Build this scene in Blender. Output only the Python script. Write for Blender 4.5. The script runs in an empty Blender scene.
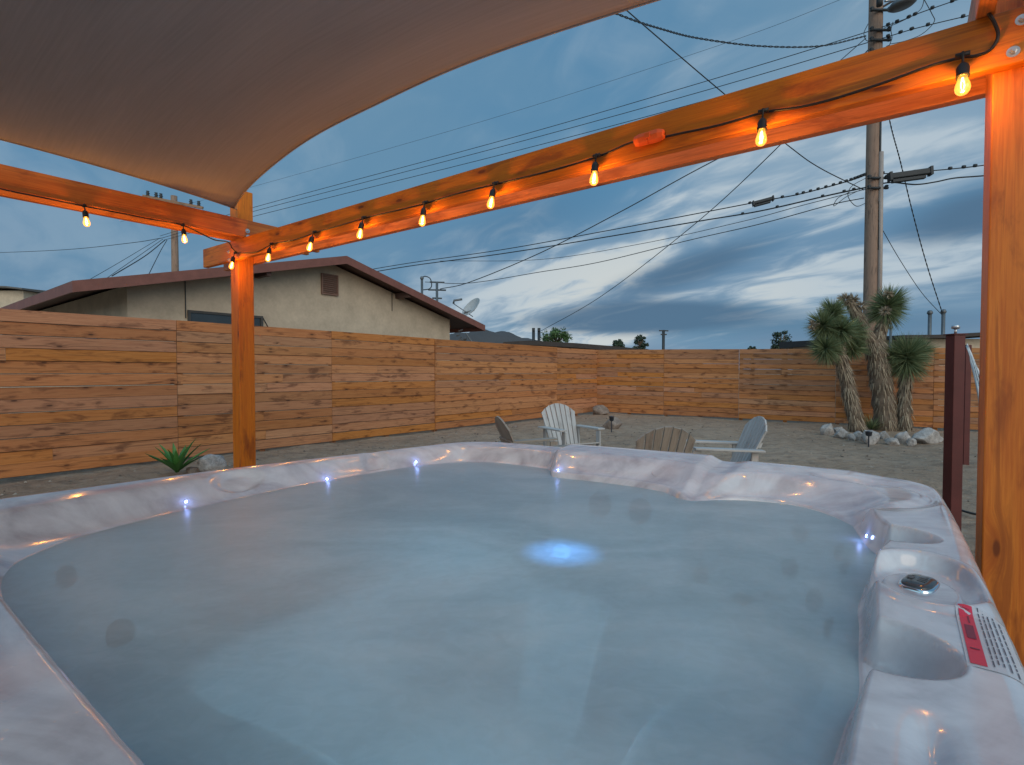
import bpy, math, random
import numpy as np
from mathutils import Vector, Matrix
random.seed(7); np.random.seed(7)
S = bpy.context.scene
COL = S.collection
R = math.radians
# ------------------------------------------------------------------ camera
H = 1.38
PITCH = math.atan(12.5/512)
cam = bpy.data.cameras.new('camera'); camo = bpy.data.objects.new('camera', cam); COL.objects.link(camo)
cam.sensor_width = 36; cam.lens = 18; cam.clip_end = 5000; cam.clip_start = 0.02
camo.location = (0, 0, H); camo.rotation_euler = (R(90)-PITCH, 0, 0)
S.camera = camo
S.render.resolution_x = 1024; S.render.resolution_y = 765
S.render.engine = 'CYCLES'
S.view_settings.view_transform = 'Standard'; S.view_settings.look = 'None'
S.view_settings.gamma = 1; S.view_settings.exposure = 0.08
S.cycles.max_bounces = 8; S.cycles.transparent_max_bounces = 12
# ------------------------------------------------------------------ node helper
class NT:
    def __init__(s, tree): s.t = tree; tree.nodes.clear()
    def n(s, typ, **kw):
        nd = s.t.nodes.new(typ)
        ins = kw.pop('ins', {})
        for k, v in kw.items(): setattr(nd, k, v)
        for k, v in ins.items():
            sock = nd.inputs[k]
            if isinstance(v, bpy.types.NodeSocket): s.t.links.new(v, sock)
            else: sock.default_value = v
        return nd
    def math(s, op, a, b=0.0, c=None, clamp=False):
        d = {0: a, 1: b}
        if c is not None: d[2] = c
        return s.n('ShaderNodeMath', operation=op, use_clamp=clamp, ins=d).outputs[0]
    def mix(s, f, a, b, mode='MIX'):
        nd = s.n('ShaderNodeMix', data_type='RGBA', blend_type=mode)
        for i, v in ((0, f), (6, a), (7, b)):
            if isinstance(v, bpy.types.NodeSocket): s.t.links.new(v, nd.inputs[i])
            else: nd.inputs[i].default_value = v if i == 0 else (*v, 1)
        return nd.outputs[2]
    def ramp(s, f, stops, interp='LINEAR'):
        nd = s.n('ShaderNodeValToRGB', ins={0: f}); cr = nd.color_ramp; cr.interpolation = interp
        while len(cr.elements) < len(stops): cr.elements.new(0.5)
        for e, (p, c) in zip(cr.elements, stops):
            e.position = p; e.color = (*c, 1) if len(c) == 3 else c
        return nd.outputs[0]
    def noise(s, vec, scale=5, detail=4, rough=.5, dist=0, out=0):
        return s.n('ShaderNodeTexNoise', ins={'Vector': vec, 'Scale': scale, 'Detail': detail, 'Roughness': rough, 'Distortion': dist}).outputs[out]
    def mapv(s, vec, scale=(1,1,1), loc=(0,0,0), rot=(0,0,0)):
        return s.n('ShaderNodeMapping', ins={'Vector': vec, 'Scale': scale, 'Location': loc, 'Rotation': rot}).outputs[0]
    def smooth(s, x, a, b, lo=0., hi=1.):
        return s.n('ShaderNodeMapRange', interpolation_type='SMOOTHSTEP', clamp=True, ins={0: x, 1: a, 2: b, 3: lo, 4: hi}).outputs[0]
# ------------------------------------------------------------------ world: dusk sky with a broken cloud deck
SUN_EL, SUN_AZ = R(24), R(164)      # low in the overcast behind the camera, azimuth from +Y towards +X
W = bpy.data.worlds.new('World'); S.world = W; W.use_nodes = True
t = NT(W.node_tree)
sky = t.n('ShaderNodeTexSky', sky_type='NISHITA', sun_disc=False, sun_elevation=SUN_EL, sun_rotation=SUN_AZ,
          altitude=800, air_density=1.0, dust_density=.6, ozone_density=3.0)
dirv = t.n('ShaderNodeTexCoord').outputs['Generated']
sep = t.n('ShaderNodeSeparateXYZ', ins={0: dirv})
dx, dy, dz = sep.outputs
zc = t.math('MAXIMUM', dz, 0.0)
el = t.math('MULTIPLY', t.math('ARCSINE', dz), 57.2958)                       # elevation, degrees
az = t.math('MULTIPLY', t.math('ARCTAN2', dx, dy), 57.2958)                   # azimuth, degrees
den = t.math('ADD', zc, 0.10)
den = t.math('ADD', zc, 0.20)
q = t.n('ShaderNodeCombineXYZ', ins={0: t.math('DIVIDE', dx, den), 1: t.math('DIVIDE', dy, den), 2: 0.0}).outputs[0]
def blob(az0, el0, wa, we, tilt=0.0, pw=1.0):
    a = t.math('SUBTRACT', az, az0); e = t.math('SUBTRACT', el, el0)
    e = t.math('SUBTRACT', e, t.math('MULTIPLY', a, tilt))
    a = t.math('DIVIDE', a, wa); e = t.math('DIVIDE', e, we)
    d = t.math('ADD', t.math('MULTIPLY', a, a), t.math('MULTIPLY', e, e))
    return t.math('EXPONENT', t.math('MULTIPLY', d, -1.0))
# wispy cloud structure, streaks running with the wind
qs = t.n('ShaderNodeSeparateXYZ', ins={0: q})
SA_, CA_ = math.sin(R(-38)), math.cos(R(-38))
qa = t.math('ADD', t.math('MULTIPLY', qs.outputs[0], SA_), t.math('MULTIPLY', qs.outputs[1], CA_))
qb = t.math('SUBTRACT', t.math('MULTIPLY', qs.outputs[0], CA_), t.math('MULTIPLY', qs.outputs[1], SA_))
qm = t.n('ShaderNodeCombineXYZ', ins={0: t.math('MULTIPLY', qa, .55), 1: t.math('MULTIPLY', qb, 1.5), 2: 0.3}).outputs[0]
qm2 = t.n('ShaderNodeCombineXYZ', ins={0: t.math('MULTIPLY', qa, 1.1), 1: t.math('MULTIPLY', qb, 2.3), 2: 1.3}).outputs[0]
n1 = t.noise(qm, 1.15, 6, .50, .6)
n2 = t.noise(qm2, 2.4, 6, .53, .9)
n3 = t.noise(t.mapv(q, loc=(7, 2, 0)), .55, 3, .5, .2)
cl = t.math('ADD', t.math('MULTIPLY', n1, .62), t.math('MULTIPLY', n2, .38))
bright = t.smooth(cl, .42, .66)
# warm pale break in the clouds low over the far fence, and a pale veil to the right
warp = t.math('MULTIPLY', t.math('SUBTRACT', n2, .5), 3.0)
veil = t.math('ADD', t.math('MULTIPLY', blob(34, 21, 22, 10, .15), 1.0), t.math('MULTIPLY', blob(6, 8.5, 13, 6.5, .05), .72))
veil = t.math('ADD', veil, t.math('MULTIPLY', blob(34, 8.5, 18, 2.2, .22), .8))
veil = t.math('ADD', veil, t.math('MULTIPLY', blob(7, 3.6, 9, 1.3), .95))
dark = t.math('ADD', t.math('MULTIPLY', blob(14, 5.6, 11, 1.5, 0.02), 1.15), t.math('MULTIPLY', blob(19, 10.5, 9, 1.9, .25), .65))
dark = t.math('ADD', dark, t.math('MULTIPLY', blob(43, 12.8, 7, 2.2, .12), .75))
dark = t.math('ADD', dark, t.math('MULTIPLY', blob(2, 16.5, 14, 4.0, .25), .30))
dark = t.math('ADD', dark, t.math('MULTIPLY', blob(34, 4.0, 16, 2.0, 0.02), .35))
lit = t.math('ADD', t.math('MULTIPLY', bright, t.math('ADD', .26, t.math('MULTIPLY', veil, .85))),
             t.math('MULTIPLY', veil, t.math('ADD', .22, t.math('MULTIPLY', cl, .45))))
shade = t.math('MULTIPLY', dark, t.math('ADD', .55, t.math('MULTIPLY', cl, .8)))
lit = t.math('SUBTRACT', lit, t.math('MULTIPLY', shade, .62))
basec = t.ramp(t.math('DIVIDE', el, 90.0, clamp=True), [(0.0, (.18, .29, .42)), (.07, (.15, .265, .40)), (.22, (.095, .255, .43)), (.45, (.070, .225, .41)), (1, (.10, .19, .34))])
basec = t.mix(t.smooth(n3, .40, .66), basec, (.14, .285, .43))
cc = t.mix(t.smooth(lit, -.02, .86), basec, (.47, .57, .65))
cc = t.mix(t.math('MULTIPLY', t.smooth(lit, .45, .95), blob(14, 7, 16, 9)), cc, (.64, .68, .67))
cc = t.mix(t.smooth(shade, .10, .62, 0, .85), cc, (.085, .165, .265))
skyscaled = t.mix(1.0, sky.outputs[0], (.16, .16, .16), 'MULTIPLY')
tot = t.mix(.93, skyscaled, t.mix(1.0, cc, (9.5, 9.5, 9.5), 'MULTIPLY'))
tot = t.mix(t.smooth(dy, .05, -.6), tot, t.mix(1.0, tot, (3.1, 2.6, 2.1), 'MULTIPLY'))
tot = t.mix(t.smooth(dz, .55, .95), tot, t.mix(1.0, tot, (1.8, 1.75, 1.7), 'MULTIPLY'))
below = t.smooth(dz, -.02, 0.0)
tot = t.mix(below, (1.1, 1.2, 1.3), tot)
bg = t.n('ShaderNodeBackground', ins={'Color': tot, 'Strength': 0.1})
t.n('ShaderNodeOutputWorld', ins={0: bg.outputs[0]})
# weak, very soft sun behind the overcast
sl = bpy.data.lights.new('sun', 'SUN'); sl.energy = 1.3; sl.angle = R(50); sl.color = (1, .76, .54)
so = bpy.data.objects.new('sun', sl); COL.objects.link(so)
sd = Vector((math.sin(SUN_AZ)*math.cos(SUN_EL), math.cos(SUN_AZ)*math.cos(SUN_EL), math.sin(SUN_EL)))
so.rotation_euler = sd.to_track_quat('Z', 'Y').to_euler(); so.location = sd*50
# ------------------------------------------------------------------ pixel -> world ray (used to survey real positions)
_F = Vector((0, math.cos(PITCH), -math.sin(PITCH))); _U = Vector((0, math.sin(PITCH), math.cos(PITCH))); O = Vector((0, 0, H))
def ray(x, y): return Vector((1, 0, 0))*((x-512)/512) + _U*((382.5-y)/512) + _F
def at(x, y, Y): r = ray(x, y); return O + r*(Y/r.y)
def onz(x, y, z): r = ray(x, y); return O + r*((z-H)/r.z)
def onpl(x, y, p, n): r = ray(x, y); return O + r*((p-O).dot(n)/r.dot(n))
V3 = Vector
# ------------------------------------------------------------------ materials
def mat(name):
    m = bpy.data.materials.new(name); m.use_nodes = True; return m, NT(m.node_tree)
def out(t, sh, disp=None):
    t.n('ShaderNodeOutputMaterial', ins={0: sh})
def prin(t, base, rough=.6, metal=0, bump=None, bs=.3, bd=.01, **kw):
    ins = {'Base Color': base if isinstance(base, bpy.types.NodeSocket) else (*base, 1), 'Roughness': rough, 'Metallic': metal}
    ins.update(kw)
    if bump is not None:
        ins['Normal'] = t.n('ShaderNodeBump', ins={'Strength': bs, 'Distance': bd, 'Height': bump}).outputs[0]
    return t.n('ShaderNodeBsdfPrincipled', ins=ins).outputs[0]
def simple(name, c, rough=.6, metal=0, var=.25, scale=8, bump=.2, bd=.004):
    m, t = mat(name); tc = t.n('ShaderNodeTexCoord').outputs['Object']
    n = t.noise(tc, scale, 6, .62); n2 = t.noise(tc, scale*7, 3, .6)
    f = t.math('ADD', t.math('MULTIPLY', n, .7), t.math('MULTIPLY', n2, .3))
    a = tuple(x*(1-var) for x in c); b = tuple(min(1, x*(1+var)) for x in c)
    col = t.ramp(f, [(.3, a), (.7, b)])
    r = t.math('ADD', rough-.06, t.math('MULTIPLY', n2, .12))
    out(t, prin(t, col, r, metal, f, bump, bd)); return m
def wood(name, light, mid, darkc, rough=.6, knots=.6, rv=.35, gs=1.0, weather=0.0):
    m, t = mat(name)
    uv = t.n('ShaderNodeUVMap', uv_map='UVMap').outputs[0]
    rn = t.n('ShaderNodeAttribute', attribute_name='rnd').outputs['Fac']
    # knots distort the grain
    kv = t.mapv(uv, scale=(2.6, 8.0, 1))
    vor = t.n('ShaderNodeTexVoronoi', feature='F1', voronoi_dimensions='2D', ins={'Vector': kv, 'Scale': 1.0, 'Randomness': 1.0})
    kd = vor.outputs['Distance']; kc = t.n('ShaderNodeSeparateColor', ins={0: vor.outputs['Color']}).outputs[0]
    on = t.smooth(kc, .78, .84)
    ks = t.math('MULTIPLY', t.smooth(kd, .42, .03), on)
    su = t.n('ShaderNodeSeparateXYZ', ins={0: uv})
    vv = t.math('ADD', su.outputs[1], t.math('MULTIPLY', ks, .030))
    g = t.n('ShaderNodeCombineXYZ', ins={0: su.outputs[0], 1: vv, 2: 0.0}).outputs[0]
    g1 = t.noise(t.mapv(g, scale=(.9, 26*gs, 1)), 1.0, 5, .6, .9)
    g2 = t.noise(t.mapv(g, scale=(5, 190*gs, 1)), 1.0, 3, .6, .2)
    blot = t.noise(t.mapv(uv, scale=(2.4, 9, 1)), 1.0, 5, .6, .4)
    f = t.math('ADD', t.math('MULTIPLY', g1, .62), t.math('MULTIPLY', g2, .38))
    c = t.ramp(f, [(.40, mid), (.57, light)])
    c = t.mix(t.smooth(g1, .52, .66, 0, .62), c, darkc)
    c = t.mix(t.smooth(blot, .52, .68, 0, .75), c, darkc)
    c = t.mix(t.smooth(blot, .42, .22, 0, .35), c, light)
    c = t.mix(t.math('MULTIPLY', t.smooth(kd, .11, .05), t.math('MULTIPLY', on, knots)), c, tuple(x*.30 for x in darkc))
    c = t.mix(t.math('MULTIPLY', t.smooth(kd, .30, .10), t.math('MULTIPLY', on, knots*.45)), c, darkc)
    if weather: c = t.mix(t.smooth(t.noise(uv, 3, 4, .6), .45, .7, 0, weather), c, (.33, .30, .27))
    c = t.mix(t.math('LESS_THAN', rn, -.5), c, tuple(x*.30 for x in darkc))  # negative rnd faces go near-black: shade lines painted between fence boards
    val = t.math('ADD', 1-rv/2, t.math('MULTIPLY', rn, rv))
    hs = t.n('ShaderNodeHueSaturation', ins={'Hue': t.math('ADD', .496, t.math('MULTIPLY', t.math('FRACT', t.math('MULTIPLY', rn, 7.3)), .006)),
        'Saturation': t.math('ADD', .88, t.math('MULTIPLY', t.math('FRACT', t.math('MULTIPLY', rn, 3.7)), .2)), 'Value': val, 'Color': c})
    out(t, prin(t, hs.outputs[0], t.math('ADD', rough-.1, t.math('MULTIPLY', f, .2)), 0, f, .35, .003)); return m
M = {}
M['fence'] = wood('fence_wood', (.50, .215, .078), (.36, .135, .043), (.12, .038, .012), .78, .95, .32)
M['beam'] = wood('beam_wood', (.70, .215, .018), (.55, .140, .010), (.28, .060, .005), .55, .9, .12, .8)
M['chair_grey'] = wood('grey_chair_paint', (.50, .49, .48), (.40, .39, .38), (.26, .25, .24), .6, .1, .12)
M['chair_tan'] = wood('tan_chair_wood', (.37, .32, .27), (.28, .235, .195), (.16, .13, .11), .7, .1, .14)
M['pole'] = wood('pole_wood', (.34, .21, .14), (.24, .145, .095), (.11, .075, .055), .85, .2, .1, .8)
M['stucco'] = simple('stucco', (.52, .435, .33), .9, 0, .20, 2.2, .6, .01)
M['stucco_dark'] = simple('side_stucco', (.36, .32, .27), .9, 0, .10, 3, .6, .01)
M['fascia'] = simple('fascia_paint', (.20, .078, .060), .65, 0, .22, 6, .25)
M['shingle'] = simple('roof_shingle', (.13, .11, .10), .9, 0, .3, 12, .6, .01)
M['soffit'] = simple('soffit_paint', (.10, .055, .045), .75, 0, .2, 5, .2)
M['black'] = simple('black_rubber', (.012, .012, .012), .5, 0, .2, 20, .1)
M['cord'] = simple('cord_rubber', (.010, .009, .009), .45, 0, .2, 20, .1)
M['galv'] = simple('galvanised_steel', (.55, .56, .58), .35, .85, .12, 30, .15)
M['greymetal'] = simple('grey_metal', (.14, .15, .16), .5, .6, .15, 10, .15)
M['dish'] = simple('dish_paint', (.42, .43, .43), .45, 0, .1, 10, .1)
M['wire'] = simple('wire_metal', (.035, .04, .045), .6, .3, .2, 10, .1)
M['redmetal'] = simple('red_primer_steel', (.095, .020, .018), .5, .2, .22, 7, .2)
M['cloth'] = simple('white_netting', (.62, .62, .62), .9, 0, .12, 30, .4)
M['glassdark'] = simple('window_dark', (.03, .04, .05), .15, 0, .2, 3, .05)
M['winframe'] = simple('window_frame', (.06, .055, .05), .5, 0, .2, 8, .1)
M['ventp'] = simple('vent_paint', (.22, .13, .10), .7, 0, .2, 8, .2)
M['orange'] = simple('orange_plastic', (.95, .13, .012), .55, 0, .08, 12, .05)
M['cabinet'] = simple('cabinet_panel', (.10, .08, .07), .6, 0, .2, 5, .3)
M['roofbrown'] = simple('dark_roof_edge', (.045, .035, .032), .8, 0, .25, 3, .3)
M['roofgrey'] = simple('grey_roof', (.12, .115, .11), .85, 0, .2, 3, .3)
M['firebowl'] = simple('fire_bowl_steel', (.03, .028, .027), .6, .5, .3, 9, .3)
M['trunk'] = simple('bark', (.15, .11, .08), .95, 0, .35, 9, .8, .02)
M['conduit'] = simple('conduit_pipe', (.34, .28, .25), .6, .1, .12, 5, .1)
M['jet'] = simple('jet_plastic', (.012, .014, .016), .35, 0, .2, 20, .1)
M['solar'] = simple('dark_lamp', (.04, .045, .06), .3, .3, .2, 12, .1)
def rock_mat(name, a, b):
    m, t = mat(name); tc = t.n('ShaderNodeTexCoord').outputs['Object']
    n = t.noise(tc, 9, 8, .65, .4); n2 = t.noise(tc, 45, 4, .6)
    f = t.math('ADD', t.math('MULTIPLY', n, .65), t.math('MULTIPLY', n2, .35))
    out(t, prin(t, t.ramp(f, [(.36, a), (.62, b)]), .9, 0, f, .8, .02)); return m
M['rock'] = rock_mat('pale_rock', (.17, .155, .15), (.46, .43, .41))
M['rockbrown'] = rock_mat('brown_rock', (.13, .10, .085), (.30, .245, .21))
def leaf_mat(name, a, b, tip=None, rough=.55):
    m, t = mat(name)
    rn = t.n('ShaderNodeAttribute', attribute_name='rnd').outputs['Fac']
    c = t.ramp(rn, [(0, a), (1, b)])
    d = prin(t, c, rough)
    tr = t.n('ShaderNodeBsdfTranslucent', ins={'Color': c}).outputs[0]
    mx = t.n('ShaderNodeMixShader', ins={0: .2, 1: d, 2: tr}).outputs[0]
    out(t, mx); return m
M['yucca'] = leaf_mat('yucca_leaf', (.075, .115, .05), (.27, .31, .16))
M['thatch'] = leaf_mat('dead_leaf', (.18, .135, .095), (.50, .41, .30), rough=.9)
M['agave'] = leaf_mat('agave_leaf', (.035, .12, .025), (.10, .28, .06), rough=.4)
M['foliage'] = leaf_mat('tree_leaf_dark', (.018, .032, .020), (.050, .080, .042))
M['foliage2'] = leaf_mat('tree_leaf_green', (.035, .075, .022), (.10, .19, .055))
def ground_mat():
    m, t = mat('desert_sand'); tc = t.n('ShaderNodeTexCoord').outputs['Object']
    n = t.noise(tc, .35, 5, .6, .3); n2 = t.noise(tc, 6, 7, .68, .4); n3 = t.noise(tc, 45, 5, .7)
    f = t.math('ADD', t.math('MULTIPLY', n, .35), t.math('ADD', t.math('MULTIPLY', n2, .35), t.math('MULTIPLY', n3, .30)))
    c = t.ramp(f, [(.38, (.29, .195, .13)), (.5, (.43, .30, .21)), (.62, (.53, .39, .285))])
    c = t.mix(t.smooth(t.noise(t.mapv(tc, scale=(1, 1.6, 1)), 3.2, 6, .72, .6), .50, .62, 0, .55), c, (.18, .138, .106))
    c = t.mix(t.smooth(t.noise(tc, 11, 4, .7, .3), .54, .64, 0, .6), c, (.40, .33, .27))
    sp = t.n('ShaderNodeTexVoronoi', feature='F1', ins={'Vector': tc, 'Scale': 28.0}).outputs['Distance']
    c = t.mix(t.smooth(sp, .16, .06, 0, .55), c, (.09, .075, .065))
    h = t.math('ADD', t.math('MULTIPLY', n2, .7), t.math('MULTIPLY', n3, .3))
    out(t, prin(t, c, .95, 0, h, 1.0, .12)); return m
M['ground'] = ground_mat()
def shell_mat():
    m, t = mat('marbled_acrylic'); tc = t.n('ShaderNodeTexCoord').outputs['Object']
    w = t.noise(t.mapv(tc, scale=(1, 1.6, 1)), 2.2, 6, .55, 2.6)
    w2 = t.noise(tc, 8.5, 5, .6, 1.5)
    f = t.math('ADD', t.math('MULTIPLY', w, .75), t.math('MULTIPLY', w2, .25))
    c = t.ramp(f, [(.33, (.38, .37, .42)), (.50, (.54, .55, .60)), (.62, (.63, .65, .70)), (.76, (.72, .75, .80))])
    drops = t.n('ShaderNodeTexVoronoi', feature='SMOOTH_F1', ins={'Vector': tc, 'Scale': 55.0}).outputs['Distance']
    dr = t.math('MULTIPLY', t.smooth(drops, .28, .05), t.smooth(t.noise(tc, 6, 3, .5), .52, .64))
    hgt = t.math('ADD', t.math('MULTIPLY', w2, .3), dr)
    r = t.math('ADD', .08, t.math('MULTIPLY', w2, .12))
    out(t, prin(t, c, r, 0, hgt, .12, .004, **{'Coat Weight': .2, 'Coat Roughness': .05, 'Specular IOR Level': .6})); return m
M['shell'] = shell_mat()
def water_mat():
    m, t = mat('churned_spa_water'); tc = t.n('ShaderNodeTexCoord').outputs['Object']
    # slow swirls of fine bubbles
    s1 = t.noise(t.mapv(tc, scale=(1, 1.5, 1), rot=(0, 0, R(25))), 1.25, 5, .55, 1.6)
    s2 = t.noise(t.mapv(tc, scale=(1, 2.2, 1), rot=(0, 0, R(-20))), 3.2, 6, .6, 1.8)
    f = t.math('ADD', t.math('MULTIPLY', s1, .8), t.math('MULTIPLY', s2, .2))
    c = t.ramp(f, [(.30, (.46, .61, .67)), (.50, (.54, .69, .74)), (.70, (.66, .77, .80))])
    h = t.math('ADD', t.math('MULTIPLY', t.noise(tc, 3.0, 3, .5, .8), .7), t.math('MULTIPLY', t.noise(tc, 16, 3, .5, .4), .12))
    nrm = t.n('ShaderNodeBump', ins={'Strength': .10, 'Distance': .03, 'Height': h}).outputs[0]
    dif = t.n('ShaderNodeBsdfDiffuse', ins={'Color': c, 'Normal': nrm}).outputs[0]
    rip = t.smooth(t.noise(t.mapv(tc, scale=(1, 1.3, 1)), 20, 2, .5, 1.4), .34, .66)
    trl = t.n('ShaderNodeBsdfTranslucent', ins={'Color': t.mix(rip, (.24, .47, .58), (.40, .66, .78)), 'Normal': nrm}).outputs[0]
    trn = t.n('ShaderNodeBsdfTransparent', ins={'Color': (.50, .72, .78, 1)}).outputs[0]
    a = t.n('ShaderNodeMixShader', ins={0: .22, 1: dif, 2: trl}).outputs[0]
    rf = t.n('ShaderNodeBsdfRefraction', ins={'Color': (.50, .72, .78, 1), 'Roughness': .10, 'IOR': 1.01}).outputs[0]
    trn = t.n('ShaderNodeMixShader', ins={0: 0.0, 1: trn, 2: rf}).outputs[0]
    b = t.n('ShaderNodeMixShader', ins={0: t.smooth(f, .32, .66, .42, .30), 1: a, 2: trn}).outputs[0]
    gl = t.n('ShaderNodeBsdfGlossy', ins={'Color': (.85, .88, .9, 1), 'Roughness': .34, 'Normal': nrm}).outputs[0]
    fr = t.n('ShaderNodeFresnel', ins={'IOR': 1.33, 'Normal': nrm}).outputs[0]
    out(t, t.n('ShaderNodeMixShader', ins={0: fr, 1: b, 2: gl}).outputs[0]); return m
M['water'] = water_mat()
M['shell_wet'] = simple('submerged_acrylic', (.60, .60, .63), 1.0, 0, .08, 3, .05)
for n_ in M['shell_wet'].node_tree.nodes:
    if n_.type == 'BSDF_PRINCIPLED': n_.inputs['Specular IOR Level'].default_value = 0
def sail_mat():
    m, t = mat('knitted_shade_cloth'); uv = t.n('ShaderNodeUVMap', uv_map='UVMap').outputs[0]
    st = t.noise(t.mapv(uv, scale=(2.2, 60, 1)), 1, 4, .6, .3)
    big = t.noise(t.mapv(uv, scale=(.5, 2.5, 1)), 1, 4, .5, .5)
    wv = t.n('ShaderNodeTexWave', wave_type='BANDS', bands_direction='Y', ins={'Vector': uv, 'Scale': 60.0, 'Distortion': .6, 'Detail': 2.0}).outputs[1]
    f = t.math('ADD', t.math('MULTIPLY', st, .5), t.math('MULTIPLY', big, .5))
    c = t.ramp(f, [(.32, (.40, .38, .39)), (.68, (.56, .53, .54))])
    d = prin(t, c, .95, 0, t.math('ADD', t.math('MULTIPLY', wv, .25), st), .25, .002)
    tr = t.n('ShaderNodeBsdfTranslucent', ins={'Color': (.36, .35, .37, 1)}).outputs[0]
    out(t, t.n('ShaderNodeMixShader', ins={0: .36, 1: d, 2: tr}).outputs[0]); return m
M['sail'] = sail_mat()
def emit(name, c, s):
    m, t = mat(name); out(t, t.n('ShaderNodeEmission', ins={'Color': (*c, 1), 'Strength': s}).outputs[0]); return m
M['filament'] = emit('glowing_filament', (1, .60, .20), 22)
M['led'] = emit('blue_white_led', (.25, .36, 1), 14)
M['uwled'] = emit('underwater_led', (.25, .52, 1), 1.0)
def bulb_glass():
    m, t = mat('amber_bulb_glass')
    lw = t.n('ShaderNodeLayerWeight', ins={'Blend': .35}).outputs['Facing']
    tr = t.n('ShaderNodeBsdfTransparent', ins={'Color': (1, .82, .50, 1)}).outputs[0]
    gl = t.n('ShaderNodeBsdfGlossy', ins={'Color': (1, .95, .85, 1), 'Roughness': .08}).outputs[0]
    em = t.n('ShaderNodeEmission', ins={'Color': (1, .36, .06, 1), 'Strength': 1.1}).outputs[0]
    a = t.n('ShaderNodeMixShader', ins={0: t.math('ADD', .05, t.math('MULTIPLY', lw, .25)), 1: tr, 2: gl}).outputs[0]
    out(t, t.n('ShaderNodeAddShader', ins={0: a, 1: em}).outputs[0]); return m
M['bulb'] = bulb_glass()
M['gdark'] = simple('display_glass', (.05, .055, .06), .12, 0, .1, 20, .02)
M['chrome'] = simple('chrome_ring', (.75, .76, .78), .12, 1, .05, 10, .02)
M['redlabel'] = simple('red_label', (.62, .035, .075), .4, 0, .06, 20, .02)
M['labelwhite'] = simple('label_film', (.52, .53, .57), .35, 0, .05, 20, .02)
M['ink'] = simple('label_ink', (.09, .09, .12), .5, 0, .05, 20, .02)
M['inkred'] = simple('label_dark_red', (.20, .03, .06), .5, 0, .05, 20, .02)
M['hill'] = simple('hill_earth', (.07, .065, .065), .95, 0, .15, .03, .3, 1)
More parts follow.
